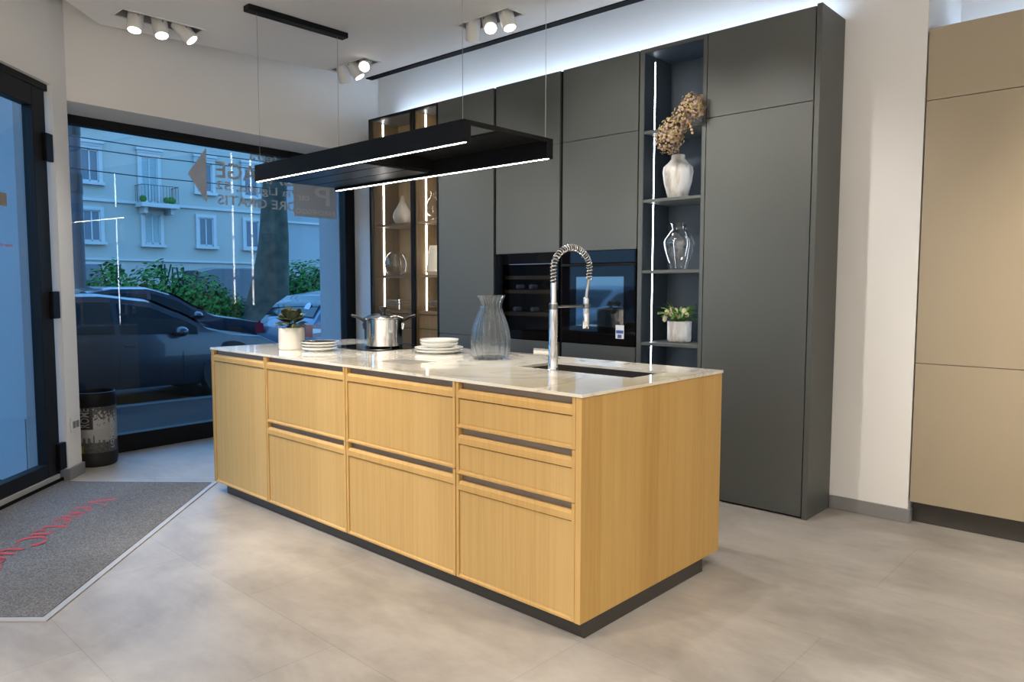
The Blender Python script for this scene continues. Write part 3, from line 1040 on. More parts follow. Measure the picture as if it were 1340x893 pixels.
unit('single-door oak base cabinet at the window end of the island', -2.80, -2.171, [(.061, .866)], left_panel=True)
unit('narrower two-drawer oak base cabinet beside the single-door unit', -2.169, -1.4165, [(.061, .508), (.511, .866)])
unit('two-drawer oak base cabinet beside the three-drawer unit', -1.4135, -.6435, [(.061, .508), (.511, .866)], tr=.66)
unit('three-drawer oak base cabinet at the near corner of the island', -.6405, -.0265, [(.061, .490), (.493, .680), (.683, .866)], end=True, tl=.66)
pl = thing('island_plinth', 'dark metal plinth recessed under the oak island', 'plinth', (-1.35, .5, 0))
mb = MB()
mb.box(-2.713, -.016, .030, .045, 0, .0595).box(-2.713, -2.698, .045, .88, 0, .0595).box(-2.713, -.016, .866, .88, 0, .0595)
mb.box(-.019, -.004, .045, .858, 0, .0595)
mb.build('plinth_board', M['plinth'], pl)
MB().box(-.0158, -.003, .029, .0448, 0, .0595).build('corner_trim', M['plinth'], pl)
MB().box(-.0188, -.003, .8585, .881, 0, .0595).build('corner_trim', M['plinth'], pl)

wt = MB()
X0, X1, Y0, Y1, H0, H1 = -2.818, .003, -.004, 1.024, .8685, .8805
hx0, hx1, hy0, hy1 = -.765, -.137, .508, .795
wt.box(X0, hx0, Y0, Y1, H0, H1).box(hx1, X1, Y0, Y1, H0, H1).box(hx0, hx1, Y0, hy0, H0, H1).box(hx0, hx1, hy1, Y1, H0, H1)
bm_ = wt.build('island_worktop', M['marble'], loc=(-1.4, .5, .8685))
bm = bmesh.new()
bm.from_mesh(bm_.data)
bmesh.ops.remove_doubles(bm, verts=bm.verts, dist=1e-5)
bm.to_mesh(bm_.data)
bm.free()
tag(bm_, 'thin glossy white marble worktop with beige veins on the island', 'worktop')

# sink
sk = thing('sink', 'dark steel undermount sink let into the marble worktop', 'sink', (-.451, .65, .68))
mb = MB()
t = .006
mb.box(hx0 - .01, hx1 + .01, hy0 - .01, hy1 + .01, .672, .680)
mb.box(hx0 - .01, hx0 - .002, hy0 - .01, hy1 + .01, .68, .868).box(hx1 + .002, hx1 + .01, hy0 - .01, hy1 + .01, .68, .868)
mb.box(hx0 - .002, hx1 + .002, hy0 - .01, hy0 - .002, .68, .868).box(hx0 - .002, hx1 + .002, hy1 + .002, hy1 + .01, .68, .868)
mb.build('basin', M['sink'], sk)
MB().cyl((-.45, .65, .6802), (-.45, .65, .684), .045).build('drain', M['steel'], sk, smooth=True)

# faucet
fx, fy = -.515, .462
fc = thing('kitchen_faucet', 'tall chrome spring-neck faucet standing in front of the sink', 'faucet', (fx, fy, .8805))
MB().lathe([(.001, 0), (.026, 0), (.026, .006), (.022, .01)], (fx, fy, .8805), 24).build('base_ring', M['chrome'], fc, smooth=True)
MB().lathe([(.0215, .008), (.0215, .115), (.019, .118), (.0185, .30), (.0135, .302), (.0135, .386)], (fx, fy, .8805), 28, caps=True).build('column', M['chrome'], fc, smooth=True)
hd = MB().tube([(fx - .012, fy, .965), (fx - .05, fy - .035, .968)], .0145, 16).build('valve', M['chrome'], fc, smooth=True)
MB().tube([(fx - .034, fy - .021, .967), (fx - .068, fy - .052, .9695)], .0142, 16).build('handle', M['chrome'], hd, smooth=True)
top = .8805 + .386
arc = []
Ra = .130
for i in range(6):
    arc.append(Vector((fx, fy, top + .02 * i * .6)))
zc = arc[-1].z
for i in range(1, 33):
    a = PI * i / 32
    arc.append(Vector((fx, fy + Ra - Ra * math.cos(a), zc + .098 * math.sin(a))))
for i in range(1, 5):
    arc.append(Vector((fx, fy + 2 * Ra - .002 * i, zc - .011 * i)))
hose_end = arc[-1]
MB().tube(arc, .0075, 10).build('inner_hose', M['bakelite'], fc, smooth=True)
MB().tube([hose_end + Vector((0, .001, .004)), hose_end + Vector((0, -.012, -.05)), hose_end + Vector((0, -.018, -.09))], .0075, 12).build('hose', M['steel'], fc, smooth=True)
# spring wound round the hose
seg = [0.]
for i in range(1, len(arc)):
    seg.append(seg[-1] + (arc[i] - arc[i - 1]).length)
L = seg[-1]
turns = 32
pts = []
nn = turns * 12
for k in range(nn + 1):
    d_ = L * k / nn
    i = 0
    while i < len(seg) - 2 and seg[i + 1] < d_:
        i += 1
    tt = (d_ - seg[i]) / max(1e-6, seg[i + 1] - seg[i])
    p = arc[i].lerp(arc[i + 1], tt)
    tg = (arc[min(i + 2, len(arc) - 1)] - arc[max(i - 1, 0)]).normalized()
    bx = Vector((1, 0, 0))
    by = tg.cross(bx).normalized()
    an = 2 * PI * turns * k / nn
    pts.append(p + (bx * math.cos(an) + by * math.sin(an)) * .0125)
MB().tube(pts, .0030, 6).build('spring', M['chrome'], fc, smooth=True)
hx, hyy, hz = fx, hose_end.y - .018, hose_end.z - .09
MB().lathe([(.001, 0), (.013, 0), (.0155, .004), (.0155, .09), (.0135, .094), (.0135, .14), (.008, .146), (.001, .146)], (hx, hyy, hz - .135), 20).build('spray_head', M['chrome'], fc, smooth=True)
mb = MB().tube([(fx, fy, 1.163), (hx, hyy - .014, 1.163)], .0055, 10)
mb.lathe([(.019, -.012), (.0205, -.012), (.0205, .012), (.019, .012)], (fx, fy, 1.163), 20).lathe([(.0160, -.01), (.0185, -.01), (.0185, .01), (.0160, .01), (.0160, -.01)], (hx, hyy, 1.163), 20)
mb.build('holder_arm', M['recess_dark'], fc, smooth=True)

# induction hob, downdraft cover
hb = thing('induction_hob', 'black glass induction hob at the back of the marble worktop', 'hob', (-2.11, .75, .8805))
MB().box(-2.355, -1.872, .50, .985, .8806, .8855).build('glass_plate', M['black_gloss'], hb, bevel=.0015)
mb = MB()
for cx_, cy_, r in ((-2.24, .62, .08), (-1.99, .62, .08), (-2.24, .86, .09), (-1.99, .86, .09)):
    mb.loft([[(cx_ + rr * math.cos(2 * PI * i / 32), cy_ + rr * math.sin(2 * PI * i / 32), .8857) for i in range(32)] for rr in (r, r + .003)], caps=False)
mb.build('zone_rings', M['zinc'], hb, normals=False)
dv = thing('worktop_outlet_cover', 'square grey metal cover set flush in the marble worktop', 'cover', (-1.305, .283, .8805))
MB().box(-1.408, -1.205, .20, .365, .8806, .8822).build('lid', M['zinc'], dv, bevel=.001)
MB().box(-1.403, -1.21, .338, .3395, .8822, .8826).build('hinge_line', M['black'], dv)

# ------------------------------------------------------------------ pot
pc = (-2.066, .724, .8862)
pt = thing('cooking_pot', 'lidded stainless steel pot with black handles on the induction hob', 'pot', pc)
MB().lathe([(.001, 0), (.108, 0), (.115, .008), (.115, .165), (.119, .168), (.119, .171), (.112, .171), (.112, .02), (.001, .02)], pc, 56).build('body', M['steel'], pt, smooth=True)
lid = MB().lathe([(.120, .170), (.121, .174), (.112, .178), (.085, .190), (.045, .200), (.001, .204)], pc, 56).build('lid', M['steel'], pt, smooth=True)
MB().lathe([(.001, .203), (.012, .204), (.010, .213), (.018, .226), (.026, .232), (.025, .240), (.001, .243)], pc, 24).build('knob', M['bakelite'], lid, smooth=True)
ax = Vector((.743, .669, 0)).normalized()
for sg in (-1, 1):
    c = Vector(pc) + ax * sg * .112 + Vector((0, 0, .15))
    pp = [c, c + ax * sg * .022 + Vector((0, 0, .016)), c + ax * sg * .05 + Vector((0, 0, .031)), c + ax * sg * .08 + Vector((0, 0, .038))]
    pr = Vector((-ax.y, ax.x, 0))
    rings = []
    for p, wv, th in zip(pp, (.018, .021, .026, .022), (.012, .011, .0095, .008)):
        rings.append([p + pr * wv * math.cos(2 * PI * i / 12) + Vector((0, 0, 1)) * th * math.sin(2 * PI * i / 12) for i in range(12)])
    h = MB().loft(rings).build('handle', M['bakelite'], pt, smooth=True)
    d0 = Vector(pc) + ax * sg * .1155 + Vector((0, 0, .135))
    MB().tube([d0 + Vector((0, 0, .01)), d0 + ax * sg * .006, d0 + Vector((0, 0, -.03))], .008, 10).build('bracket', M['chrome'] if sg > 0 else M['bakelite'], h, smooth=True)

# ------------------------------------------------------------------ plates and bowls
def dish(label, c, r, h, mat, group, foot=.6, inner=None, name='plate'):
    t = thing(name, label, 'plate' if name == 'plate' else 'bowl', c, group=group)
    outp = [(.001, .0), (r * foot, .0), (r * foot, .003), (r * .93, h * .55), (r, h), (r * .985, h + .001), (r * .90, h * .62), (r * foot * .9, .006), (.001, .006)]
    MB().lathe(outp, (0, 0, 0), 48).build('body', mat, t, world=False, smooth=True, ang=60)
    if inner:
        MB().lathe([(r * .975, h * .97), (r * .89, h * .66), (r * foot * .88, .0068), (.001, .0068)], (0, 0, 0.0006), 48).build('glazed_inside', inner, t, world=False, smooth=True)
    return t


lx, ly = -2.150, .330
z = .8806
g1 = 'stacked dishes beside the white plant pot'
dish('bottom white bowl of the stack beside the plant pot', (lx, ly, z), .104, .022, M['porcelain'], g1, .62, M['darkglaze'], 'bowl')
dish('middle white bowl of the stack beside the plant pot', (lx, ly, z + .0165), .106, .022, M['porcelain'], g1, .62, M['darkglaze'], 'bowl')
dish('dark-glazed top bowl of the stack beside the plant pot', (lx + .002, ly, z + .033), .108, .021, M['porcelain'], g1, .62, M['darkglaze'], 'bowl')
bx_, by_ = -1.553, .715
g2 = 'stacked dishes beside the glass vase'
dish('bottom wide white plate under the bowls beside the glass vase', (bx_, by_, z), .135, .020, M['porcelain'], g2, .66)
dish('second wide white plate under the bowls beside the glass vase', (bx_, by_, z + .013), .137, .020, M['porcelain'], g2, .66)
dish('lower white bowl stacked on the plates beside the glass vase', (bx_ + .004, by_, z + .0265), .108, .034, M['porcelain'], g2, .62, None, 'bowl')
dish('top white bowl stacked on the plates beside the glass vase', (bx_ + .004, by_, z + .043), .110, .034, M['porcelain'], g2, .62, None, 'bowl')

# ------------------------------------------------------------------ vases
def glass_vase(name, label, c, prof, ribs=0, amp=0., th=.004, n=64, smooth_ang=70, foot=.012, mat='vase_glass'):
    t = thing(name, label, 'vase', c)
    pr = []
    # smooth the profile with a Catmull-Rom curve
    P = [prof[0]] + prof + [prof[-1]]
    for i in range(1, len(P) - 2):
        for k in range(6):
            u = k / 6
            q = []
            for j in (0, 1):
                p0, p1, p2, p3 = P[i - 1][j], P[i][j], P[i + 1][j], P[i + 2][j]
                q.append(.5 * (2 * p1 + (p2 - p0) * u + (2 * p0 - 5 * p1 + 4 * p2 - p3) * u * u + (3 * p1 - p0 - 3 * p2 + p3) * u ** 3))
            pr.append((max(.001, q[0]), q[1]))
    pr.append(prof[-1])
    outer = [(.001, 0)] + pr
    inner = [(max(.001, r - th), max(z_, foot)) for r, z_ in pr[::-1]] + [(.001, foot)]
    MB().lathe(outer + inner, (0, 0, 0), n, ribs, amp).build('glass_body', M[mat], t, world=False, smooth=True, ang=smooth_ang)
    return t


glass_vase('glass_vase', 'large ribbed clear glass vase on the marble worktop', (-1.112, .680, .8806),
           [(.086, .0), (.092, .02), (.100, .07), (.099, .11), (.088, .17), (.068, .225), (.054, .262), (.055, .285), (.072, .325)], ribs=16, amp=.03, n=128, mat='crystal', th=.005)
glass_vase('shelf_glass_vase', 'clear glass vase with flared rim on the shelf below the white vase', (-.835, 2.06, 1.353),
           [(.050, .0), (.056, .02), (.078, .08), (.095, .15), (.093, .19), (.068, .235), (.052, .258), (.056, .272), (.070, .288)], n=64)
wv = thing('white_vase', 'white ceramic vase holding the dried hydrangea on the upper shelf', 'vase', (-.838, 2.035, 1.786))
pr = [(.001, 0), (.052, 0), (.060, .01), (.084, .10), (.093, .165), (.088, .195), (.060, .222), (.041, .243), (.040, .268), (.036, .268), (.036, .24), (.05, .22), (.001, .15)]
MB().lathe(pr, (0, 0, 0), 56, 9, .012).build('body', M['marbled'], wv, world=False, smooth=True, ang=60)

# dried hydrangea branch resting in the white vase
hy = thing('dried_hydrangea', 'dried brown hydrangea branch leaning out of the white ceramic vase', 'flowers', (-.838, 2.035, 2.0))
mb = MB()
mb.tube([(-.838, 2.035, 1.95), (-.834, 2.03, 2.05), (-.80, 1.96, 2.11), (-.77, 1.87, 2.17), (-.70, 1.845, 2.26), (-.64, 1.84, 2.31)], [.006, .006, .005, .004, .0035, .003], 8)
mb.tube([(-.79, 1.93, 2.13), (-.83, 1.87, 2.13), (-.85, 1.845, 2.10)], [.004, .003, .002], 6)
mb.build('twig', M['twig'], hy, smooth=True)
mbs = {k: MB() for k in ('dry1', 'dry2', 'dry3')}
heads = [((-.795, 1.85, 2.12), .088, 330), ((-.765, 1.84, 2.165), .078, 240), ((-.70, 1.845, 2.23), .068, 220), ((-.635, 1.84, 2.285), .074, 300), ((-.60, 1.84, 2.25), .05, 80)]
for (cx_, cy_, cz_), r, cnt in heads:
    for k in range(cnt):
        v = Vector((random.gauss(0, 1), random.gauss(0, 1), random.gauss(0, 1))).normalized()
        p = Vector((cx_, cy_, cz_)) + v * r * (.72 + .33 * random.random())
        if p.x > -.572:
            p.x = -.572 - .01 * random.random()
        if p.y > YT - .012 and p.x > -.64:
            p.y = YT - .012
        nr = (v + Vector((random.uniform(-.5, .5), random.uniform(-.5, .5), random.uniform(-.5, .5)))).normalized()
        a = nr.orthogonal().normalized()
        b = nr.cross(a)
        s = random.uniform(.008, .0125)
        mbk = mbs[random.choice(('dry1', 'dry1', 'dry2', 'dry3'))]
        vs = [p + nr * .002]
        for i in range(6):
            an = PI / 3 * i
            vs.append(p + (a * math.cos(an) + b * math.sin(an)) * s * (1. if i % 2 else .7) - nr * .002 * (i % 2))
        mbk.add(vs, [(0, 1 + i, 1 + (i + 1) % 6) for i in range(6)])
for i in range(5):
    p = Vector((-.655 + .006 * i, 1.835, 2.20 - .018 * i))
    mbs['dry1'].ball(p, .008, 6)
for k, m_ in mbs.items():
    m_.build('blossom', M[k], hy, normals=False)['kind'] = 'stuff'

# small flower pot on the lower shelf
fp = thing('flower_pot', 'pale flowers in a white marbled pot on the lower shelf', 'potted flowers', (-.822, 2.06, .9055))
MB().lathe([(.001, 0), (.062, 0), (.070, .006), (.074, .02), (.075, .132), (.071, .132), (.070, .03), (.001, .03)], (0, 0, 0), 40).build('pot', M['marbled'], fp, world=False, smooth=True)
MB().lathe([(.001, .124), (.070, .124)], (0, 0, 0), 24).build('soil', M['soil'], fp, world=False)


def blade(mb, p0, p1, w, bend=.25, n=6):
    p0, p1 = Vector(p0), Vector(p1)
    d = (p1 - p0)
    side = d.cross(Vector((0, 0, 1)))
    if side.length < 1e-4:
        side = Vector((1, 0, 0))
    side.normalize()
    vs = []
    for i in range(n + 1):
        t = i / n
        p = p0.lerp(p1, t) + Vector((0, 0, 1)) * d.length * bend * math.sin(PI * t)
        ww = w * math.sin(PI * (.12 + .86 * t)) ** .8
        vs += [p - side * ww, p + side * ww + Vector((0, 0, w * .4))]
    mb.add(vs, [(2 * i, 2 * i + 1, 2 * i + 3, 2 * i + 2) for i in range(n)])


mb = MB()
for k in range(80):
    a = random.uniform(0, 2 * PI)
    r = random.uniform(.06, .14)
    blade(mb, (.03 * math.cos(a), .03 * math.sin(a), .128), (r * math.cos(a), max(-.14, r * math.sin(a)), .15 + random.uniform(-.015, .075)), .010, .2)
mb.build('foliage', M['leaf_light'], fp, world=False, normals=False)['kind'] = 'stuff'
mb = MB()
for k in range(26):
    a = random.uniform(0, 2 * PI)
    r = random.uniform(.10, .165)
    blade(mb, (.02 * math.cos(a), .02 * math.sin(a), .128), (r * math.cos(a), max(-.13, r * math.sin(a) * .8), .15 + random.uniform(0, .11)), .0022, .12)
mb.build('grass_blade', M['leaf_light'], fp, world=False, normals=False)['kind'] = 'stuff'
for k, (px_, py_, pz_, pm) in enumerate([(-.075, -.03, .165, 'petal_pink'), (-.055, -.055, .19, 'petal'), (-.02, -.06, .175, 'petal'), (.005, -.05, .20, 'petal'), (.03, -.06, .165, 'petal_pink'),
                                         (-.04, -.02, .205, 'petal_pink'), (.07, -.03, .175, 'petal'), (-.09, -.02, .14, 'petal'), (.045, -.02, .20, 'petal'), (-.065, -.06, .15, 'petal_pink')]):
    mb = MB()
    for ring, (nr_, rr, hh) in enumerate(((7, .020, .0), (5, .012, .007))):
        for i in range(nr_):
            a = 2 * PI * i / nr_ + ring * .4
            c = Vector((px_, py_, pz_))
            d = Vector((math.cos(a), -.5 + .0 * i, math.sin(a))).normalized()
            tip = c + d * rr + Vector((0, -hh, 0))
            sd = d.cross(Vector((0, 1, 0))).normalized() * rr * .45
            mb.add([c, c + d * rr * .6 - sd, tip, c + d * rr * .6 + sd], [(0, 1, 2, 3)])
    mb.ball((px_, py_ - .006, pz_), .006, 6)
    mb.build('flower', M[pm], fp, world=False, normals=False)

# leafy plant in the white pot on the island
pp = thing('potted_plant', 'small dark-leaved plant in a plain white pot on the worktop', 'plant', (-2.345, .268, .8806))
MB().lathe([(.001, 0), (.068, 0), (.074, .006), (.075, .128), (.070, .128), (.069, .03), (.001, .03)], (0, 0, 0), 44).build('pot', M['ceramic'], pp, world=False, smooth=True)
MB().lathe([(.001, .115), (.070, .115)], (0, 0, 0), 24).build('soil', M['soil'], pp, world=False)
for k in range(22):
    a = 2 * PI * k / 22 + random.uniform(-.3, .3)
    lay = k % 3
    r = (.105, .080, .045)[lay] + random.uniform(-.01, .012)
    zt = (.14, .20, .235)[lay] + random.uniform(-.02, .02)
    base = Vector((.012 * math.cos(a), .012 * math.sin(a), .118))
    tip = Vector((r * math.cos(a), r * math.sin(a), zt))
    d = tip - base
    sd = Vector((-math.sin(a), math.cos(a), 0))
    upv = sd.cross(d).normalized()
    vs = []
    nL = 8
    for i in range(nL + 1):
        t = i / nL
        p = base.lerp(tip, t) + Vector((0, 0, .028 * math.sin(PI * t)))
        ww = .033 * max(0, math.sin(PI * max(0, (t - .25) / .75)) ** .7) + .002
        vs += [p - sd * ww + upv * ww * .35, p, p + sd * ww + upv * ww * .35]
    mb = MB().add(vs, [f for i in range(nL) for f in ((3 * i, 3 * i + 1, 3 * i + 4, 3 * i + 3), (3 * i + 1, 3 * i + 2, 3 * i + 5, 3 * i + 4))])
    mb.build('leaf', M['leaf'], pp, world=False, smooth=True, normals=False, ang=80)

# ------------------------------------------------------------------ things in the glass cabinet
cz1, cz2, cz3 = 1.7835, 1.3435, 1.0455
t = thing('teardrop_vase', 'cream teardrop ceramic vase on the upper shelf of the glass cabinet', 'vase', (-3.545, 2.06, cz1))
MB().lathe([(.001, 0), (.05, 0), (.075, .03), (.085, .07), (.07, .115), (.042, .16), (.022, .20), (.012, .232), (.010, .245), (.001, .245)], (0, 0, 0), 40).build('body', M['ceramic'], t, world=False, smooth=True)
glass_vase('glass_decanter', 'clear curved glass decanter on the upper shelf behind the narrow cabinet door', (-3.11, 2.05, cz1),
           [(.030, 0), (.034, .01), (.018, .03), (.05, .05), (.075, .09), (.072, .13), (.05, .18), (.032, .22), (.036, .245)], n=40)
glass_vase('round_glass_vase', 'round clear glass vase on the second shelf of the glass cabinet', (-3.62, 2.05, cz2),
           [(.06, 0), (.09, .03), (.105, .09), (.10, .14), (.078, .18), (.06, .20)], n=48)
t = thing('ribbed_vase', 'cream horizontally ribbed vase on the second shelf of the glass cabinet', 'vase', (-3.105, 2.05, cz2))
pr = [(.001, 0), (.06, 0), (.072, .015)]
for k in range(9):
    zz = .03 + k * .024
    r = .082 - .0036 * k
    pr += [(r, zz), (r - .006, zz + .014)]
pr += [(.045, .242), (.04, .242), (.001, .2)]
MB().lathe(pr, (0, 0, 0), 40).build('body', M['ceramic'], t, world=False, smooth=True)
for xx, lab in ((-3.60, 'stacked glass serving tray on the bottom shelf behind the wide cabinet door'), (-3.09, 'stacked glass serving tray on the bottom shelf behind the narrow cabinet door')):
    t = thing('glass_tray', lab, 'tray', (xx, 2.05, cz3), group='glass trays in the display cabinet')
    mb = MB()
    for k in range(4):
        z0 = k * .024
        mb.box(-.085, .085, -.07, .07, z0, z0 + .006)
        mb.box(-.085, -.081, -.07, .07, z0 + .006, z0 + .016).box(.081, .085, -.07, .07, z0 + .006, z0 + .016)
        mb.box(-.081, .081, -.07, -.066, z0 + .006, z0 + .016).box(-.081, .081, .066, .07, z0 + .006, z0 + .016)
    mb.build('tray_stack', M['vase_glass'], t, world=False)

# ------------------------------------------------------------------ suspended extractor hood
hd = thing('suspended_hood', 'long black suspended extractor hood with light strips over the island', 'hood', (-1.88, .63, 1.9))
A0, A1, B0, B1 = -2.832, -.925, .318, .945
mb = MB()
mb.box(A0, A1, B0, B0 + .045, 1.902, 2.004)
mb.build('front_beam', M['black'], hd, bevel=.001)
MB().box(A0, A1, B1 - .045, B1, 1.902, 2.004).build('rear_beam', M['black'], hd, bevel=.001)
MB().box(A1 - .02, A1, B0 + .045, B1 - .045, 1.985, 2.004).build('end_rail', M['black'], hd)
MB().box(-1.80, A1 - .0205, .60, B1 - .0455, 1.994, 2.003).build('top_plate', M['black'], hd)
MB().box(A0, -1.80, B0 + .0455, B1 - .0455, 1.93, 1.998).build('extractor_box', M['black'], hd, bevel=.001)
mb = MB()
for k in range(3):
    ya = B0 + .06 + k * .172
    mb.box(A0 + .02, -1.83, ya, ya + .164, 1.917, 1.9295)
mb.build('filter_panel', M['graphite'], hd, bevel=.002)
for ya in (B0 + .012, B1 - .032):
    MB().box(A0 + .006, A1 - .004, ya - .003, ya + .007, 1.9010, 1.9019).build('led_strip', M['led_hood'], hd)
for xx in (-2.80, -.955):
    MB().box(xx - .035, xx + .035, .272, .985, CZ - .035, CZ - .0005).build('ceiling_canopy', M['black'], hd, bevel=.002)
    for yy in (.34, .92):
        MB().cyl((xx, yy, 2.004), (xx, yy, CZ - .035), .0013, n=6).build('suspension_cable', M['zinc'], hd)

# ------------------------------------------------------------------ recessed spotlights
LAMPS = []


def lamp_tray(rect, along, label, heads):
    x0, x1, y0, y1 = rect
    cx_, cy_ = (x0 + x1) / 2, (y0 + y1) / 2
    t = thing('recessed_spotlight', label, 'ceiling light', (cx_, cy_, CZ), group='three-lamp spotlight trays in the ceiling')
    f = MB()
    w = .012
    e_ = .0015
    for a, b, c, d in ((x0 - w, x1 + w, y0 - w, y0 + e_), (x0 - w, x1 + w, y1 - e_, y1 + w), (x0 - w, x0 + e_, y0, y1), (x1 - e_, x1 + w, y0, y1)):
        f.box(a, b, c, d, CZ - .004, CZ - .0003)
    f.build('frame', M['whitelamp'], t)
    h = MB()
    h.box(x0 + .002, x1 - .002, y0 + .002, y1 - .002, CZ + .13, CZ + .135)
    for a, b, c, d in ((x0 + .002, x1 - .002, y0 + .002, y0 + .005), (x0 + .002, x1 - .002, y1 - .005, y1 - .002), (x0 + .002, x0 + .005, y0 + .005, y1 - .005), (x1 - .005, x1 - .002, y0 + .005, y1 - .005)):
        h.box(a, b, c, d, CZ, CZ + .13)
    h.build('housing', M['lampbox'], t)
    for k, (ax_, on) in enumerate(heads):
        off = (k - 1) * .150
        c = Vector((cx_, cy_ + off, CZ - .01)) if along == 'y' else Vector((cx_ + off, cy_, CZ - .01))
        d = Vector(ax_).normalized()
        r = .047
        a0, a1 = c - d * .06, c + d * .088
        mb = MB().cyl(a0, a1, r, r, 28)
        hdm = mb.build('lamp_head', M['whitelamp'], t, smooth=True, bevel=.004)
        # fork bracket
        sd = Vector((1, 0, 0)) if along == 'y' else Vector((0, 1, 0))
        br = MB()
        for sg in (-1, 1):
            br.tube([c + sd * sg * (r + .004), c + sd * sg * (r + .004) + Vector((0, 0, .10))], .006, 6)
        br.build('bracket', M['alu'], t)
        if on:
            MB().disc(a1 + d * .0012, r * .80, d, 28).build('lens', M['lens'], hdm)
            LAMPS.append((a1 + d * .01, d))


RGT, UPV, TOC = r_, Vector((0, 0, 1)), -f_
dirv = lambda rr, dd, tc: RGT * rr - UPV * dd + TOC * tc
lamp_tray(TRAYS[0], 'y', 'white three-lamp spotlight tray in the ceiling nearest the entrance door',
          [(dirv(.03, .92, .24), True), (dirv(.24, .9, .24), True), (dirv(.68, .80, -.06), True)])
lamp_tray(TRAYS[1], 'x', 'three-lamp spotlight tray in the ceiling above the open shelf side, first lamp dark',
          [(dirv(-.05, .8, -.5), False), (dirv(.10, .70, .62), True), (dirv(.22, .85, .22), True)])
lamp_tray(TRAYS[2], 'x', 'three-lamp spotlight tray in the ceiling corner near the glass cabinet',
          [(dirv(.1, .8, -.5), False), (dirv(.5, .85, -.02), True), (dirv(.05, .55, .75), True)])


def spot(loc, tgt, power, size=60, blend=.7, col=(1, .88, .72), rad=.04):
    l = bpy.data.lights.new('lamp_or_fill_spot', 'SPOT')
    l.energy = power
    l.spot_size = math.radians(size)
    l.spot_blend = blend
    l.color = col
    l.shadow_soft_size = rad
    o = bpy.data.objects.new('lamp_or_fill_spot', l)
    COL.objects.link(o)
    o.location = loc
    d = Vector(tgt) - Vector(loc)
    o.rotation_euler = d.to_track_quat('-Z', 'Y').to_euler()
    return o


WARM = (1., .88, .70)
NEUT = (1., .95, .88)
for p, d in LAMPS:
    spot(p, p + d, 70, 70, .9, NEUT, .04)
# showroom ceiling lamps out of the frame, then added fill spots
ZL = 2.93
spot((-1.75, -1.15, ZL), (-1.75, .02, .52), 300, 52, 1., WARM)
spot((-.55, -1.35, ZL), (-.75, .02, .45), 150, 50, 1., WARM)
spot((-2.6, -1.0, ZL), (-2.5, .0, .4), 50, 58, 1., WARM)
spot((-1.1, .15, ZL), (-1.15, YT, 1.75), 110, 58, .9, NEUT)
spot((-.75, .20, ZL), (-.27, YT, 1.35), 125, 58, .9, NEUT)
spot((-2.3, .20, ZL), (-2.4, YT, 1.6), 105, 58, .9, NEUT)
spot((2.1, .55, ZL), (1.75, YW, 1.30), 330, 62, .9, WARM)
spot((.9, .3, ZL), (.9, .6, 0), 85, 80, 1., WARM)
spot((1.5, -.7, ZL), (1.4, -.5, 0), 150, 85, 1., NEUT)
spot((.2, -1.6, ZL), (.0, -1.4, 0), 60, 85, 1., NEUT)
spot((-1.5, -2.0, ZL), (-1.5, -1.8, 0), 55, 85, 1., NEUT)
spot((-1.7, .55, ZL), (-1.75, .6, .88), 110, 50, 1., WARM)
spot((-.7, .55, ZL), (-.65, .6, .88), 150, 50, 1., WARM)
for xx, yy in ((2.6, -3.2), (.4, -3.6), (3.2, -5.), (.8, -5.2), (3.6, -.8), (3.5, 1.2)):  # added unseen fill spots; their floor bounce brightens ceiling and upper walls
    spot((xx, yy, ZL), (xx, yy, 0), 800 if yy < -1 else 270, 120, 1., NEUT)

# ------------------------------------------------------------------ street outside
M['asphalt'] = simple('wet_asphalt', (.022, .022, .024, 1), .75, spec=.12, var=.25, scale=3., bump=.1)
M['pavement'] = simple('paving', (.026, .025, .024, 1), .85, spec=.1, var=.35, scale=2., bump=.05)
M['kerb'] = simple('kerb_stone', (.075, .075, .075, 1), .85, spec=.1, var=.15, scale=6.)
M['turf'] = simple('short_turf', (.05, .10, .025, 1), .9, var=.5, scale=8.)
M['facade'] = simple('pale_render', (.40, .385, .335, 1), .85, var=.07, scale=.6, bump=.04)
M['facade_grey'] = simple('grey_render', (.30, .31, .31, 1), .85, var=.10, scale=.5)
M['stone'] = simple('stone_trim', (.47, .47, .45, 1), .8, var=.06, scale=3.)
M['shutter'] = simple('grey_blue_shutter', (.13, .15, .17, 1), .6, var=.1, scale=8.)
M['curtain'] = simple('pale_curtain', (.28, .34, .33, 1), .7, var=.2, scale=10.)
M['pillar'] = simple('rough_concrete', (.36, .365, .37, 1), .85, var=.18, scale=40., bump=.3)
M['bark'] = simple('plane_tree_bark', (.062, .060, .042, 1), .9, var=.85, scale=4.5, bump=.6, bscale=14)
M['hedge'] = simple('hedge_leaf', (.045, .17, .03, 1), .7, spec=.15, var=.6, scale=5.)
M['iron'] = simple('wrought_iron', (.02, .02, .022, 1), .5)
GZ = -.20
ext = [(-7.05, -30., -4.45, 30.)]
sp_ = [tuple(W(40, -.12))[:2], tuple(W(-.36, -.12))[:2], tuple(D(.05, -.16))[:2], tuple(D(-2.7, -.16))[:2], (-2.0, -6.2), (-2.0, -40), (-6.9, -40), (-6.9, 40)]
struct(MB().prism(sp_, -.30, -.06).build('pavement', M['pavement']))
struct(MB().box(-7.05, -6.88, -40, 40, -.30, -.055).build('kerb_near', M['kerb']))
struct(MB().box(-15.2, -7.04, -40, 40, -.40, GZ).build('road_near', M['asphalt']))
struct(MB().box(-15.4, -15.2, -40, 40, -.40, -.06).build('kerb_median', M['kerb']))
struct(MB().box(-18.6, -15.4, -40, 40, -.40, .0).build('lawn_median', M['turf']))
struct(MB().box(-34., -18.6, -40, 40, -.40, GZ).build('road_far', M['asphalt']))
struct(MB().box(-38., -34., -40, 40, -.40, -.06).build('pavement_far', M['pavement']))
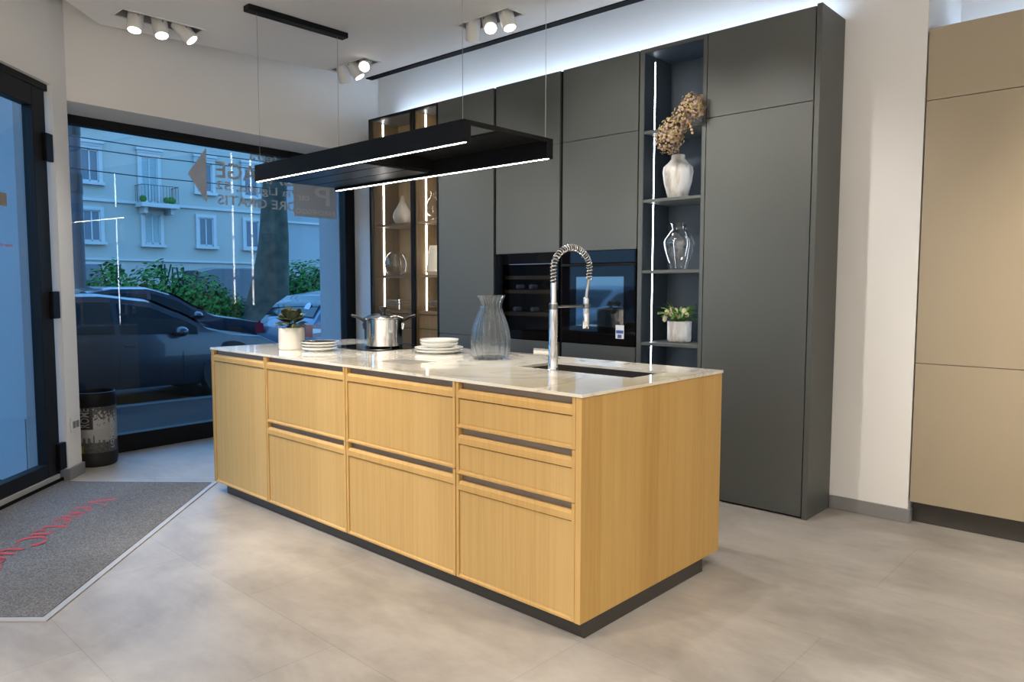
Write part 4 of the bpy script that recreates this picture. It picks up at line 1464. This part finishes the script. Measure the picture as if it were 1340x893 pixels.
# own shop front seen from outside: wall above the window and a rough pillar beside it
struct(MB().box(-5.05, -4.62, -1.2, 12, 2.62, 13).build('wall_exterior', M['facade_grey']))
pm_ = MB()
pm_.prism([tuple(W(2.158, -.06))[:2], tuple(W(2.9, -.06))[:2], tuple(W(2.9, -.62))[:2], tuple(W(2.345, -.62))[:2]], -.1, 2.6)
struct(pm_.build('pillar_exterior', M['pillar']))


def building(name, label, x, y0, y1, h, mat):
    t = thing(name, label, 'building', (x - 3, (y0 + y1) / 2, GZ))
    MB().box(x - 8, x, y0, y1, GZ, h).build('wall', mat, t)
    return t


FX = -38.
bd = building('apartment_building', 'pale rendered apartment building across the street with stone framed windows', FX, -34., 20.6, 14., M['facade'])
MB().box(FX, FX + .12, -34, 20.6, 5.36, 5.5).build('string_course', M['stone'], bd)
MB().box(FX, FX + .10, -34, 20.6, 2.5, 2.6).build('ledge', M['stone'], bd)
MB().box(FX, FX + .18, 19.9, 20.6, 2.6, 14).build('corner_quoin', M['stone'], bd)


def bwin(cy, w, z0, z1, cornice=False, curtain=False, sill=True, door=False):
    f = MB()
    b = .17
    f.box(FX, FX + .10, cy - w / 2 - b, cy - w / 2, z0 - (0 if door else b), z1 + b).box(FX, FX + .10, cy + w / 2, cy + w / 2 + b, z0 - (0 if door else b), z1 + b)
    f.box(FX, FX + .10, cy - w / 2, cy + w / 2, z1, z1 + b)
    if sill and not door:
        f.box(FX, FX + .24, cy - w / 2 - b - .06, cy + w / 2 + b + .06, z0 - b, z0 - .02)
    if cornice:
        f.box(FX, FX + .22, cy - w / 2 - .24, cy + w / 2 + .24, z1 + .30, z1 + .44)
        f.box(FX, FX + .14, cy - w / 2 - .18, cy + w / 2 + .18, z1 + b, z1 + .30)
    fr = f.build('window_frame', M['stone'], bd)
    MB().box(FX - .02, FX + .02, cy - w / 2, cy + w / 2, z0, z1).build('pane', M['curtain'] if curtain else M['shutter'], fr)
    s = MB()
    for yy in (cy - w / 2, cy - .03, cy + w / 2 - .06):
        s.box(FX + .02, FX + .05, yy, yy + .06, z0, z1)
    for zz in (z0, z1 - .06):
        s.box(FX + .02, FX + .05, cy - w / 2, cy + w / 2, zz, zz + .06)
    s.build('sash', M['stone'], fr)


for cy in (-6.2, -3.4, -.6, 2.2, 4.9, 7.7, 10.46, 16.1, 18.75):
    bwin(cy, .80, 6.3, 7.82, True)
    bwin(cy, .78, 3.42, 4.92)
    bwin(cy, .80, 9.15, 10.7, True)
bwin(13.23, .80, 5.52, 7.80, True, curtain=True, door=True)
bwin(13.3, .78, 3.40, 4.90, curtain=True)
bwin(13.25, .80, 9.15, 10.7, True)
bal = MB().box(FX, FX + .95, 12.5, 14.35, 5.2, 5.42).build('balcony', M['stone'], bd)
mb = MB()
for yy in (12.7, 14.0):
    mb.box(FX, FX + .7, yy, yy + .16, 4.9, 5.2)
mb.build('bracket', M['stone'], bal)
mb = MB()
for i in range(13):
    yy = 12.53 + i * .149
    mb.cyl((FX + .9, yy, 5.42), (FX + .9, yy, 6.28), .009, n=5)
for i in range(6):
    xx = FX + .05 + i * .17
    mb.cyl((xx, 12.53, 5.42), (xx, 12.53, 6.28), .009, n=5).cyl((xx, 14.32, 5.42), (xx, 14.32, 6.28), .009, n=5)
mb.tube([(FX, 12.53, 6.29), (FX + .9, 12.53, 6.29), (FX + .9, 14.32, 6.29), (FX, 14.32, 6.29)], .016, 6)
mb.build('railing', M['iron'], bal)
mb = MB()
for (yy, s_) in ((14.1, .2), (13.85, .16), (12.7, .17)):
    mb.ball((FX + .55, yy, 5.62), s_, 8)
mb.build('balcony_plants', M['hedge'], bal)
# ground floor openings behind the hedge
for cy in (4.0, 8.3, 10.2):
    f = MB().box(FX, FX + .1, cy - .7, cy + .7, .9, 2.4).build('ground_floor_window', M['stone'], bd)
    MB().box(FX + .1, FX + .12, cy - .6, cy + .6, 1.0, 2.3).build('pane', M['shutter'], f)
dp = MB().cyl((FX + .22, 19.6, 2.0), (FX + .22, 19.6, 13.8), .09, n=10).build('drainpipe', M['shutter'], bd)
b2 = building('grey_building', 'plain grey windowless building right of the pale apartment block', -40.5, 20.8, 46., 15., M['facade_grey'])
MB().box(-40.5, -40.35, 20.8, 46, 5.2, 5.32).build('string_course', M['stone'], b2)

# trees, hedge, pole, wires in the median
tr_ = thing('plane_tree', 'leaning plane tree trunk on the verge across the road', 'tree', (-16.2, 7.75, 0))
cl = [(-16.2, 7.60, -.05), (-16.2, 7.68, .5), (-16.2, 7.80, 1.5), (-16.2, 7.93, 2.6), (-16.2, 7.98, 3.6), (-16.2, 8.10, 5.2), (-16.2, 8.3, 7.2)]
rr = [.80, .55, .45, .37, .30, .31, .28]
rings = []
for j in range(37):
    t = j / 36 * (len(cl) - 1)
    i = min(int(t), len(cl) - 2)
    u = t - i
    c = Vector(cl[i]).lerp(Vector(cl[i + 1]), u)
    r = rr[i] * (1 - u) + rr[i + 1] * u
    ring = []
    for k in range(22):
        a = 2 * PI * k / 22
        q_ = r * (1 + .12 * noise.noise(Vector((math.cos(a) * 1.5, math.sin(a) * 1.5, c.z * .7))))
        ring.append(c + Vector((math.cos(a) * q_, math.sin(a) * q_, 0)))
    rings.append(ring)
MB().loft(rings).build('trunk', M['bark'], tr_, smooth=True, ang=60)
mb = MB()
for e_ in ((-15.2, 9.6, 9.), (-16.8, 6.9, 9.2), (-17.2, 9., 9.5)):
    mb.tube([(-16.2, 8.28, 6.9), tuple(Vector((-16.2, 8.3, 7.0)).lerp(Vector(e_), .5)), e_], [.24, .17, .1], 10)
mb.build('branch', M['bark'], tr_, smooth=True)


def leaf_cloud(mb, blobs, size, per):
    for (cx_, cy_, cz_), (rx, ry, rz) in blobs:
        cnt = int(per * rx * ry * rz)
        for k in range(cnt):
            v = Vector((random.gauss(0, 1), random.gauss(0, 1), random.gauss(0, 1))).normalized() * (random.random() ** .4)
            p = Vector((cx_ + v.x * rx, cy_ + v.y * ry, cz_ + v.z * rz))
            if p.z < 0.02:
                continue
            nr = (v + Vector((random.uniform(-.8, .8), random.uniform(-.8, .8), random.uniform(-.2, 1.)))).normalized()
            a = nr.orthogonal().normalized()
            b = nr.cross(a)
            s = size * random.uniform(.6, 1.3)
            mb.add([p - a * s, p - b * s * .55, p + a * s, p + b * s * .55], [(0, 1, 2, 3)])


def shrub(label, blobs, size=.062, per=3600):
    xs = [b[0][0] for b in blobs]
    ys = [b[0][1] for b in blobs]
    t = thing('shrub', label, 'shrub', (sum(xs) / len(xs), sum(ys) / len(ys), 0), group='shrubs on the verge')
    mb = MB()
    leaf_cloud(mb, blobs, size, per)
    f = mb.build('foliage', M['hedge'], t, normals=False)
    f['kind'] = 'stuff'
    mb = MB()
    for (c, r) in blobs:
        for k in range(3):
            mb.tube([(c[0] + random.uniform(-.1, .1), c[1] + random.uniform(-.2, .2), -.02), (c[0] + random.uniform(-.2, .2), c[1] + random.uniform(-.3, .3), c[2] + r[2] * .5)], .02, 5)
    mb.build('stem', M['bark'], t)


shrub('tall loose shrub at the left end of the verge, behind the dark car', [((-17., 3.3, .75), (.7, .8, .85)), ((-17., 4.15, .85), (.7, .6, .95)), ((-17.1, 4.3, 1.55), (.25, .2, .4))])
shrub('upright shrub in the middle of the verge with shoots on top', [((-17., 5.1, .85), (.7, .6, 1.0)), ((-17., 5.35, 1.55), (.2, .18, .45)), ((-17., 5.75, 1.5), (.2, .16, .42)), ((-17., 5.8, .8), (.7, .5, .8))])
shrub('low rounded shrub just left of the tree trunk', [((-17., 6.35, .72), (.75, .7, .92)), ((-17., 6.9, .5), (.65, .65, .72))])
shrub('bushy shrub right of the tree trunk', [((-17.2, 9.2, .9), (.8, .85, 1.1)), ((-17.2, 9.95, .95), (.75, .75, 1.15))])
shrub('low shrub furthest right behind the silver car', [((-17.3, 11., .75), (.7, .8, .8)), ((-17.3, 12.2, .75), (.7, .7, .8)), ((-17.3, 13.4, .7), (.7, .8, .75))])

po = thing('street_pole', 'dark street pole with bands standing on the verge at the left window edge', 'pole', (-15.6, 3.13, 0))
MB().cyl((-15.6, 3.13, -.02), (-15.6, 3.13, 9.5), .125, .115, 20).build('shaft', simple('painted_pole', (.05, .05, .06, 1), .5, var=.2, scale=2.), po, smooth=True)
for z0, z1 in ((3.15, 3.55), (4.35, 4.75)):
    MB().cyl((-15.6, 3.13, z0), (-15.6, 3.13, z1), .132, n=20).build('band', M['iron'], po, smooth=True)
for k, (zz, lab) in enumerate(((4.05, 'uppermost thin black wire over the street'), (3.86, 'middle thin black wire over the street'), (3.45, 'lowest thin black wire over the street'))):
    t = thing('overhead_wire', lab, 'wire', (-14.2, 4, zz), group='wires over the street')
    MB().tube([(-14.2, -20, zz + .5), (-14.2, -5, zz + .15), (-14.2, 4, zz), (-14.2, 14, zz + .12), (-14.2, 30, zz + .5)], .011, 5).build('cable', M['iron'], t)


# ------------------------------------------------------------------ cars
CAR_GLASS = simple('car_glass', (.006, .014, .018, 1), .04, spec=.4)
CAR_LIGHT = simple('clear_lamp_cover', (.55, .58, .62, 1), .1, coat=1.)
TAIL_RED = simple('red_tail_lamp', (.22, .015, .03, 1), .12, coat=1.)
RIM = simple('alloy_rim', (.05, .052, .058, 1), .35, metal=.6)
PROF = {
    'hatchback': [(0, .60, .56, .60), (.015, .86, .83, .74), (.04, 1.02, .92, .80), (.09, 1.25, .95, .83), (.15, 1.40, .95, .85), (.28, 1.47, .95, .87), (.45, 1.47, .93, .88),
                  (.57, 1.40, .91, .88), (.66, 1.22, .90, .87), (.74, 1.00, .89, .86), (.80, .93, .88, .85), (.90, .86, .83, .82), (.965, .74, .70, .76), (1., .52, .48, .62)],
    'sedan': [(0, .62, .58, .62), (.015, .92, .88, .76), (.10, 1.00, .95, .82), (.17, 1.06, .95, .85), (.26, 1.36, .94, .86), (.36, 1.44, .93, .88), (.48, 1.44, .92, .88),
              (.57, 1.33, .91, .88), (.66, 1.10, .90, .87), (.72, .97, .89, .86), (.80, .91, .87, .85), (.90, .84, .81, .82), (.965, .72, .69, .76), (1., .52, .48, .62)],
    'van': [(0, .70, .66, .76), (.01, 1.6, 1.1, .86), (.03, 1.98, 1.12, .90), (.15, 2.10, 1.12, .92), (.4, 2.12, 1.10, .92), (.62, 2.08, 1.08, .92), (.72, 1.95, 1.06, .91),
            (.82, 1.40, 1.04, .90), (.88, 1.12, 1.02, .88), (.94, 1.02, .96, .86), (.98, .80, .76, .80), (1., .56, .52, .66)],
}


def car(name, label, kind, paint, loc, heading, length=4.2, scale=1., sticker=False):
    t = thing(name, label, 'car', loc, heading, group='cars in the street')
    K = PROF[kind]

    def at(u, j):
        for i in range(len(K) - 1):
            if K[i][0] <= u <= K[i + 1][0]:
                w = (u - K[i][0]) / (K[i + 1][0] - K[i][0])
                w = w * w * (3 - 2 * w) * .35 + w * .65
                return K[i][j] * (1 - w) + K[i + 1][j] * w
        return K[-1][j]

    S = lambda u, side, f: None

    def geom(u):
        zt, zb, w = at(u, 1) * scale, at(u, 2) * scale, at(u, 3) * scale
        gh = max(0., zt - zb - .03)
        wt = w - .06 * min(1, gh * 4) - .24 * gh
        return zt, zb, w, wt

    def section(u):
        zt, zb, w, wt = geom(u)
        lo = .22 + .16 * max(0, (abs(u - .5) - .42) / .08)
        ze = zt - .035
        pts = [(0, zt), (wt * .55, zt - .006), (wt * .9, zt - .018), (wt, ze - .01), (w * .985, zb), (w, zb - .10), (w * .995, (zb + lo) / 2), (w * .97, lo + .08), (w * .90, lo), (0, lo)]
        pts = [(min(y, w), min(z_, zt)) for y, z_ in pts]
        x = (u - .5) * length
        left = [(x, y, z_) for y, z_ in pts]
        right = [(x, -y, z_) for y, z_ in pts[-2:0:-1]]
        return left + right

    us = sorted(set([k[0] for k in K] + [i / 44 for i in range(45)]))
    MB().loft([section(u) for u in us]).build('body', paint, t, world=False, smooth=True, ang=38)

    def side_pt(u, f, sg, off=.008):
        zt, zb, w, wt = geom(u)
        y = w * .985 + (wt - w * .985) * f
        z_ = zb + (zt - .045 - zb) * f
        return ((u - .5) * length, sg * (y + off), z_ + off * .2)

    # side windows
    ua, ub = (.10, .70) if kind == 'hatchback' else ((.20, .68) if kind == 'sedan' else (.60, .86))
    gr = []
    splits = [ua, .30, .315, .475, .49, ub] if kind != 'van' else [ua, ub]
    for sg in (-1, 1):
        for k in range(0, len(splits), 2):
            s0, s1 = splits[k], splits[k + 1]
            mb = MB()
            n_ = 10
            vs, fs_ = [], []
            for i in range(n_ + 1):
                u = s0 + (s1 - s0) * i / n_
                zt, zb, w, wt = geom(u)
                okf = max(.06, 1 - .07 / max(.08, zt - zb))
                vs += [side_pt(u, .05, sg), side_pt(u, max(.06, okf), sg)]
            fs_ = [(2 * i, 2 * i + 1, 2 * i + 3, 2 * i + 2) for i in range(n_)]
            mb.add(vs, fs_).build('side_window', CAR_GLASS, t, world=False, normals=False)
    # windscreen and rear window
    def screen(nm, u0, u1, inset_):
        vs = []
        n_ = 8
        for i in range(n_ + 1):
            u = u0 + (u1 - u0) * i / n_
            zt, zb, w, wt = geom(u)
            nx = -1 if u < .5 else 1
            for k in range(7):
                f = -1 + k / 3
                ww = wt * inset_
                vs.append(((u - .5) * length + nx * .012, f * ww, zt - .012 * f * f + .012))
        fs_ = [(i * 7 + k, i * 7 + k + 1, (i + 1) * 7 + k + 1, (i + 1) * 7 + k) for i in range(n_) for k in range(6)]
        return MB().add(vs, fs_).build(nm, CAR_GLASS, t, world=False, normals=False, smooth=True)
    if kind == 'hatchback':
        rw = screen('rear_window', .048, .135, .90)
        screen('windscreen', .585, .735, .92)
    elif kind == 'sedan':
        rw = screen('rear_window', .175, .28, .90)
        screen('windscreen', .565, .705, .92)
    else:
        rw = screen('rear_window', .012, .03, .85)
        screen('windscreen', .74, .87, .92)
    if sticker:
        mb = MB()
        zt, zb, w, wt = geom(.082)
        mb.disc(((.078 - .5) * length - .03, -.36, zt - .02), .075, (-1, 0, .55), 18)
        mb.build('sticker', M['paper'], rw, world=False, normals=False)
    # wheels
    for sg in (-1, 1):
        for ux in (.19, .80):
            xw = (ux - .5) * length
            ww = at(ux, 3) * scale
            MB().cyl((xw, sg * (ww - .20), .36), (xw, sg * (ww + .004), .36), .375, n=28).build('wheel_arch', M['rubber'], t, world=False)
            wh = MB().cyl((xw, sg * (ww - .18), .315), (xw, sg * (ww + .012), .315), .315, n=28).build('wheel', M['rubber'], t, world=False, smooth=True, bevel=.02)
            rm = MB().disc((xw, sg * (ww + .0135), .315), .205, (0, sg, 0), 28)
            rm.build('rim', RIM, wh, world=False, normals=False)
    # lamps, mirrors, handles, door seams
    for sg in (-1, 1):
        w0 = at(.035, 3) * scale
        mb = MB()
        vs = []
        for u in (.012, .03, .06, .095):
            zt, zb, w, wt = geom(u)
            lz = .86 * scale if kind != 'van' else 1.1
            hh = .10 - .35 * max(0, u - .06)
            for zz in (lz - hh, lz + hh * .8):
                vs.append(((u - .5) * length - .012, sg * (w + .012), zz))
        mb.add(vs, [(2 * i, 2 * i + 1, 2 * i + 3, 2 * i + 2) for i in range(3)])
        z0 = .76 * scale
        xq = (.012 - .5) * length - .035
        zz0, zz1 = vs[0][2], vs[1][2]
        mb.add([(vs[0][0], sg * (at(.012, 3) * scale + .012), zz0), (vs[0][0], sg * (at(.012, 3) * scale + .012), zz1), (xq, sg * .42, zz1 - .02), (xq, sg * .42, zz0 + .03)], [(0, 1, 2, 3)])
        tl_ = mb.build('tail_lamp', TAIL_RED, t, world=False, normals=False)
        MB().add([(vs[2][0], vs[2][1] + sg * .004, vs[2][2] + .05), (vs[2][0], vs[2][1] + sg * .004, vs[2][2] + .12), (vs[4][0], vs[4][1] + sg * .004, vs[4][2] + .11), (vs[4][0], vs[4][1] + sg * .004, vs[4][2] + .06)], [(0, 1, 2, 3)]).build('reflector', CAR_LIGHT, tl_, world=False, normals=False)
        zt, zb, w, wt = geom(.95)
        MB().box((.90 - .5) * length, (.965 - .5) * length, *(sorted((sg * (w - .16), sg * (w + .006)))), .60 * scale, .70 * scale).build('head_lamp', CAR_LIGHT, t, world=False, bevel=.02)
        zt, zb, w, wt = geom(.645)
        MB().ball(((.645 - .5) * length, sg * (w + .07), zb + .05), .085, 8, .75).build('mirror', paint, t, world=False, smooth=True)
        for ux in (.34, .515):
            zt, zb, w, wt = geom(ux)
            MB().box((ux - .5) * length - .09, (ux - .5) * length + .05, *(sorted((sg * (w - .01), sg * (w + .022)))), zb - .13, zb - .10).build('door_handle', paint, t, world=False, bevel=.006)
        mb = MB()
        for ux in (.305, .483, .655):
            vs = []
            for zz in (.30, .45, .62, .80, None):
                zt, zb, w, wt = geom(ux)
                z_ = zb - .02 if zz is None else zz
                lo = .22
                f = (z_ - lo) / (zb - lo)
                y = w * (.965 + .04 * math.sin(PI * min(1, f)))
                vs += [((ux - .5) * length - .005, sg * (y + .0), z_), ((ux - .5) * length + .005, sg * (y + .0), z_)]
            mb.add(vs, [(2 * i, 2 * i + 1, 2 * i + 3, 2 * i + 2) for i in range(4)])
        mb.build('door_seam', M['rubber'], t, world=False, normals=False)
    return t


paint_dark = simple('dark_blue_grey_paint', (.026, .032, .046, 1), .3, coat=.5, metal=.2, var=.03)
paint_silver = simple('silver_blue_paint', (.11, .14, .20, 1), .28, coat=.8, metal=.4, var=.03)
paint_night = simple('navy_paint', (.012, .018, .035, 1), .25, coat=.8, var=.03)
paint_white = simple('white_paint', (.55, .57, .60, 1), .3, coat=.6, var=.02)
paint_black = simple('black_paint', (.014, .013, .016, 1), .25, coat=.8, var=.03)
HN = PI / 2
car('parked_car', 'dark parked car closest to the shop window', 'hatchback', paint_dark, (-8.50, 1.22, GZ), HN, 4.35, .93)
car('parked_car', 'silver-blue hatchback with red tail lamp parked behind the potted plant', 'hatchback', paint_silver, (-8.62, 5.72, GZ), HN + .03, 4.1, .95, sticker=True)
car('driving_car', 'navy car on the road just beyond the dark parked car', 'sedan', paint_night, (-11.9, 2.9, GZ), HN, 4.4, 1.0)
car('driving_car', 'black van on the far road behind the shrubs, left of the trunk', 'van', paint_black, (-24.5, 11.6, GZ), HN, 4.8, 1.)
car('driving_car', 'white van on the far road at the right edge of the window', 'van', paint_white, (-25., 17.2, GZ), HN, 4.9, .98)
car('parked_car', 'white hatchback in the street mirrored in the oven glass', 'hatchback', paint_white, (-8.6, -8.0, GZ), HN, 4.2, 1.0)

# ------------------------------------------------------------------ dusk sky
w = bpy.data.worlds.new('dusk_sky')
SC.world = w
w.use_nodes = True
nt = w.node_tree
for n_ in list(nt.nodes):
    nt.nodes.remove(n_)
out = nt.nodes.new('ShaderNodeOutputWorld')
bg = nt.nodes.new('ShaderNodeBackground')
tc = N(nt, 'ShaderNodeTexCoord')
sx_ = N(nt, 'ShaderNodeSeparateXYZ')
nt.links.new(tc.outputs['Generated'], sx_.inputs[0])
c = ramp(nt, sx_.outputs[2], [(0., (.25, .58, 1.0, 1)), (.5, (.16, .48, 1.0, 1)), (1., (.12, .41, .97, 1))])
nt.links.new(c, bg.inputs['Color'])
bg.inputs['Strength'].default_value = 3.1
nt.links.new(bg.outputs[0], out.inputs[0])

# ------------------------------------------------------------------ render look
SC.view_settings.view_transform = 'Standard'
SC.view_settings.look = 'None'
SC.view_settings.gamma = 1
SC.view_settings.use_curve_mapping = False
SC.view_settings.exposure = -0.02
cy = SC.cycles
cy.use_denoising = True
cy.max_bounces = 10
cy.diffuse_bounces = 8
cy.glossy_bounces = 5
cy.transparent_max_bounces = 24
cy.sample_clamp_indirect = 8
cy.caustics_reflective = False
cy.caustics_refractive = False
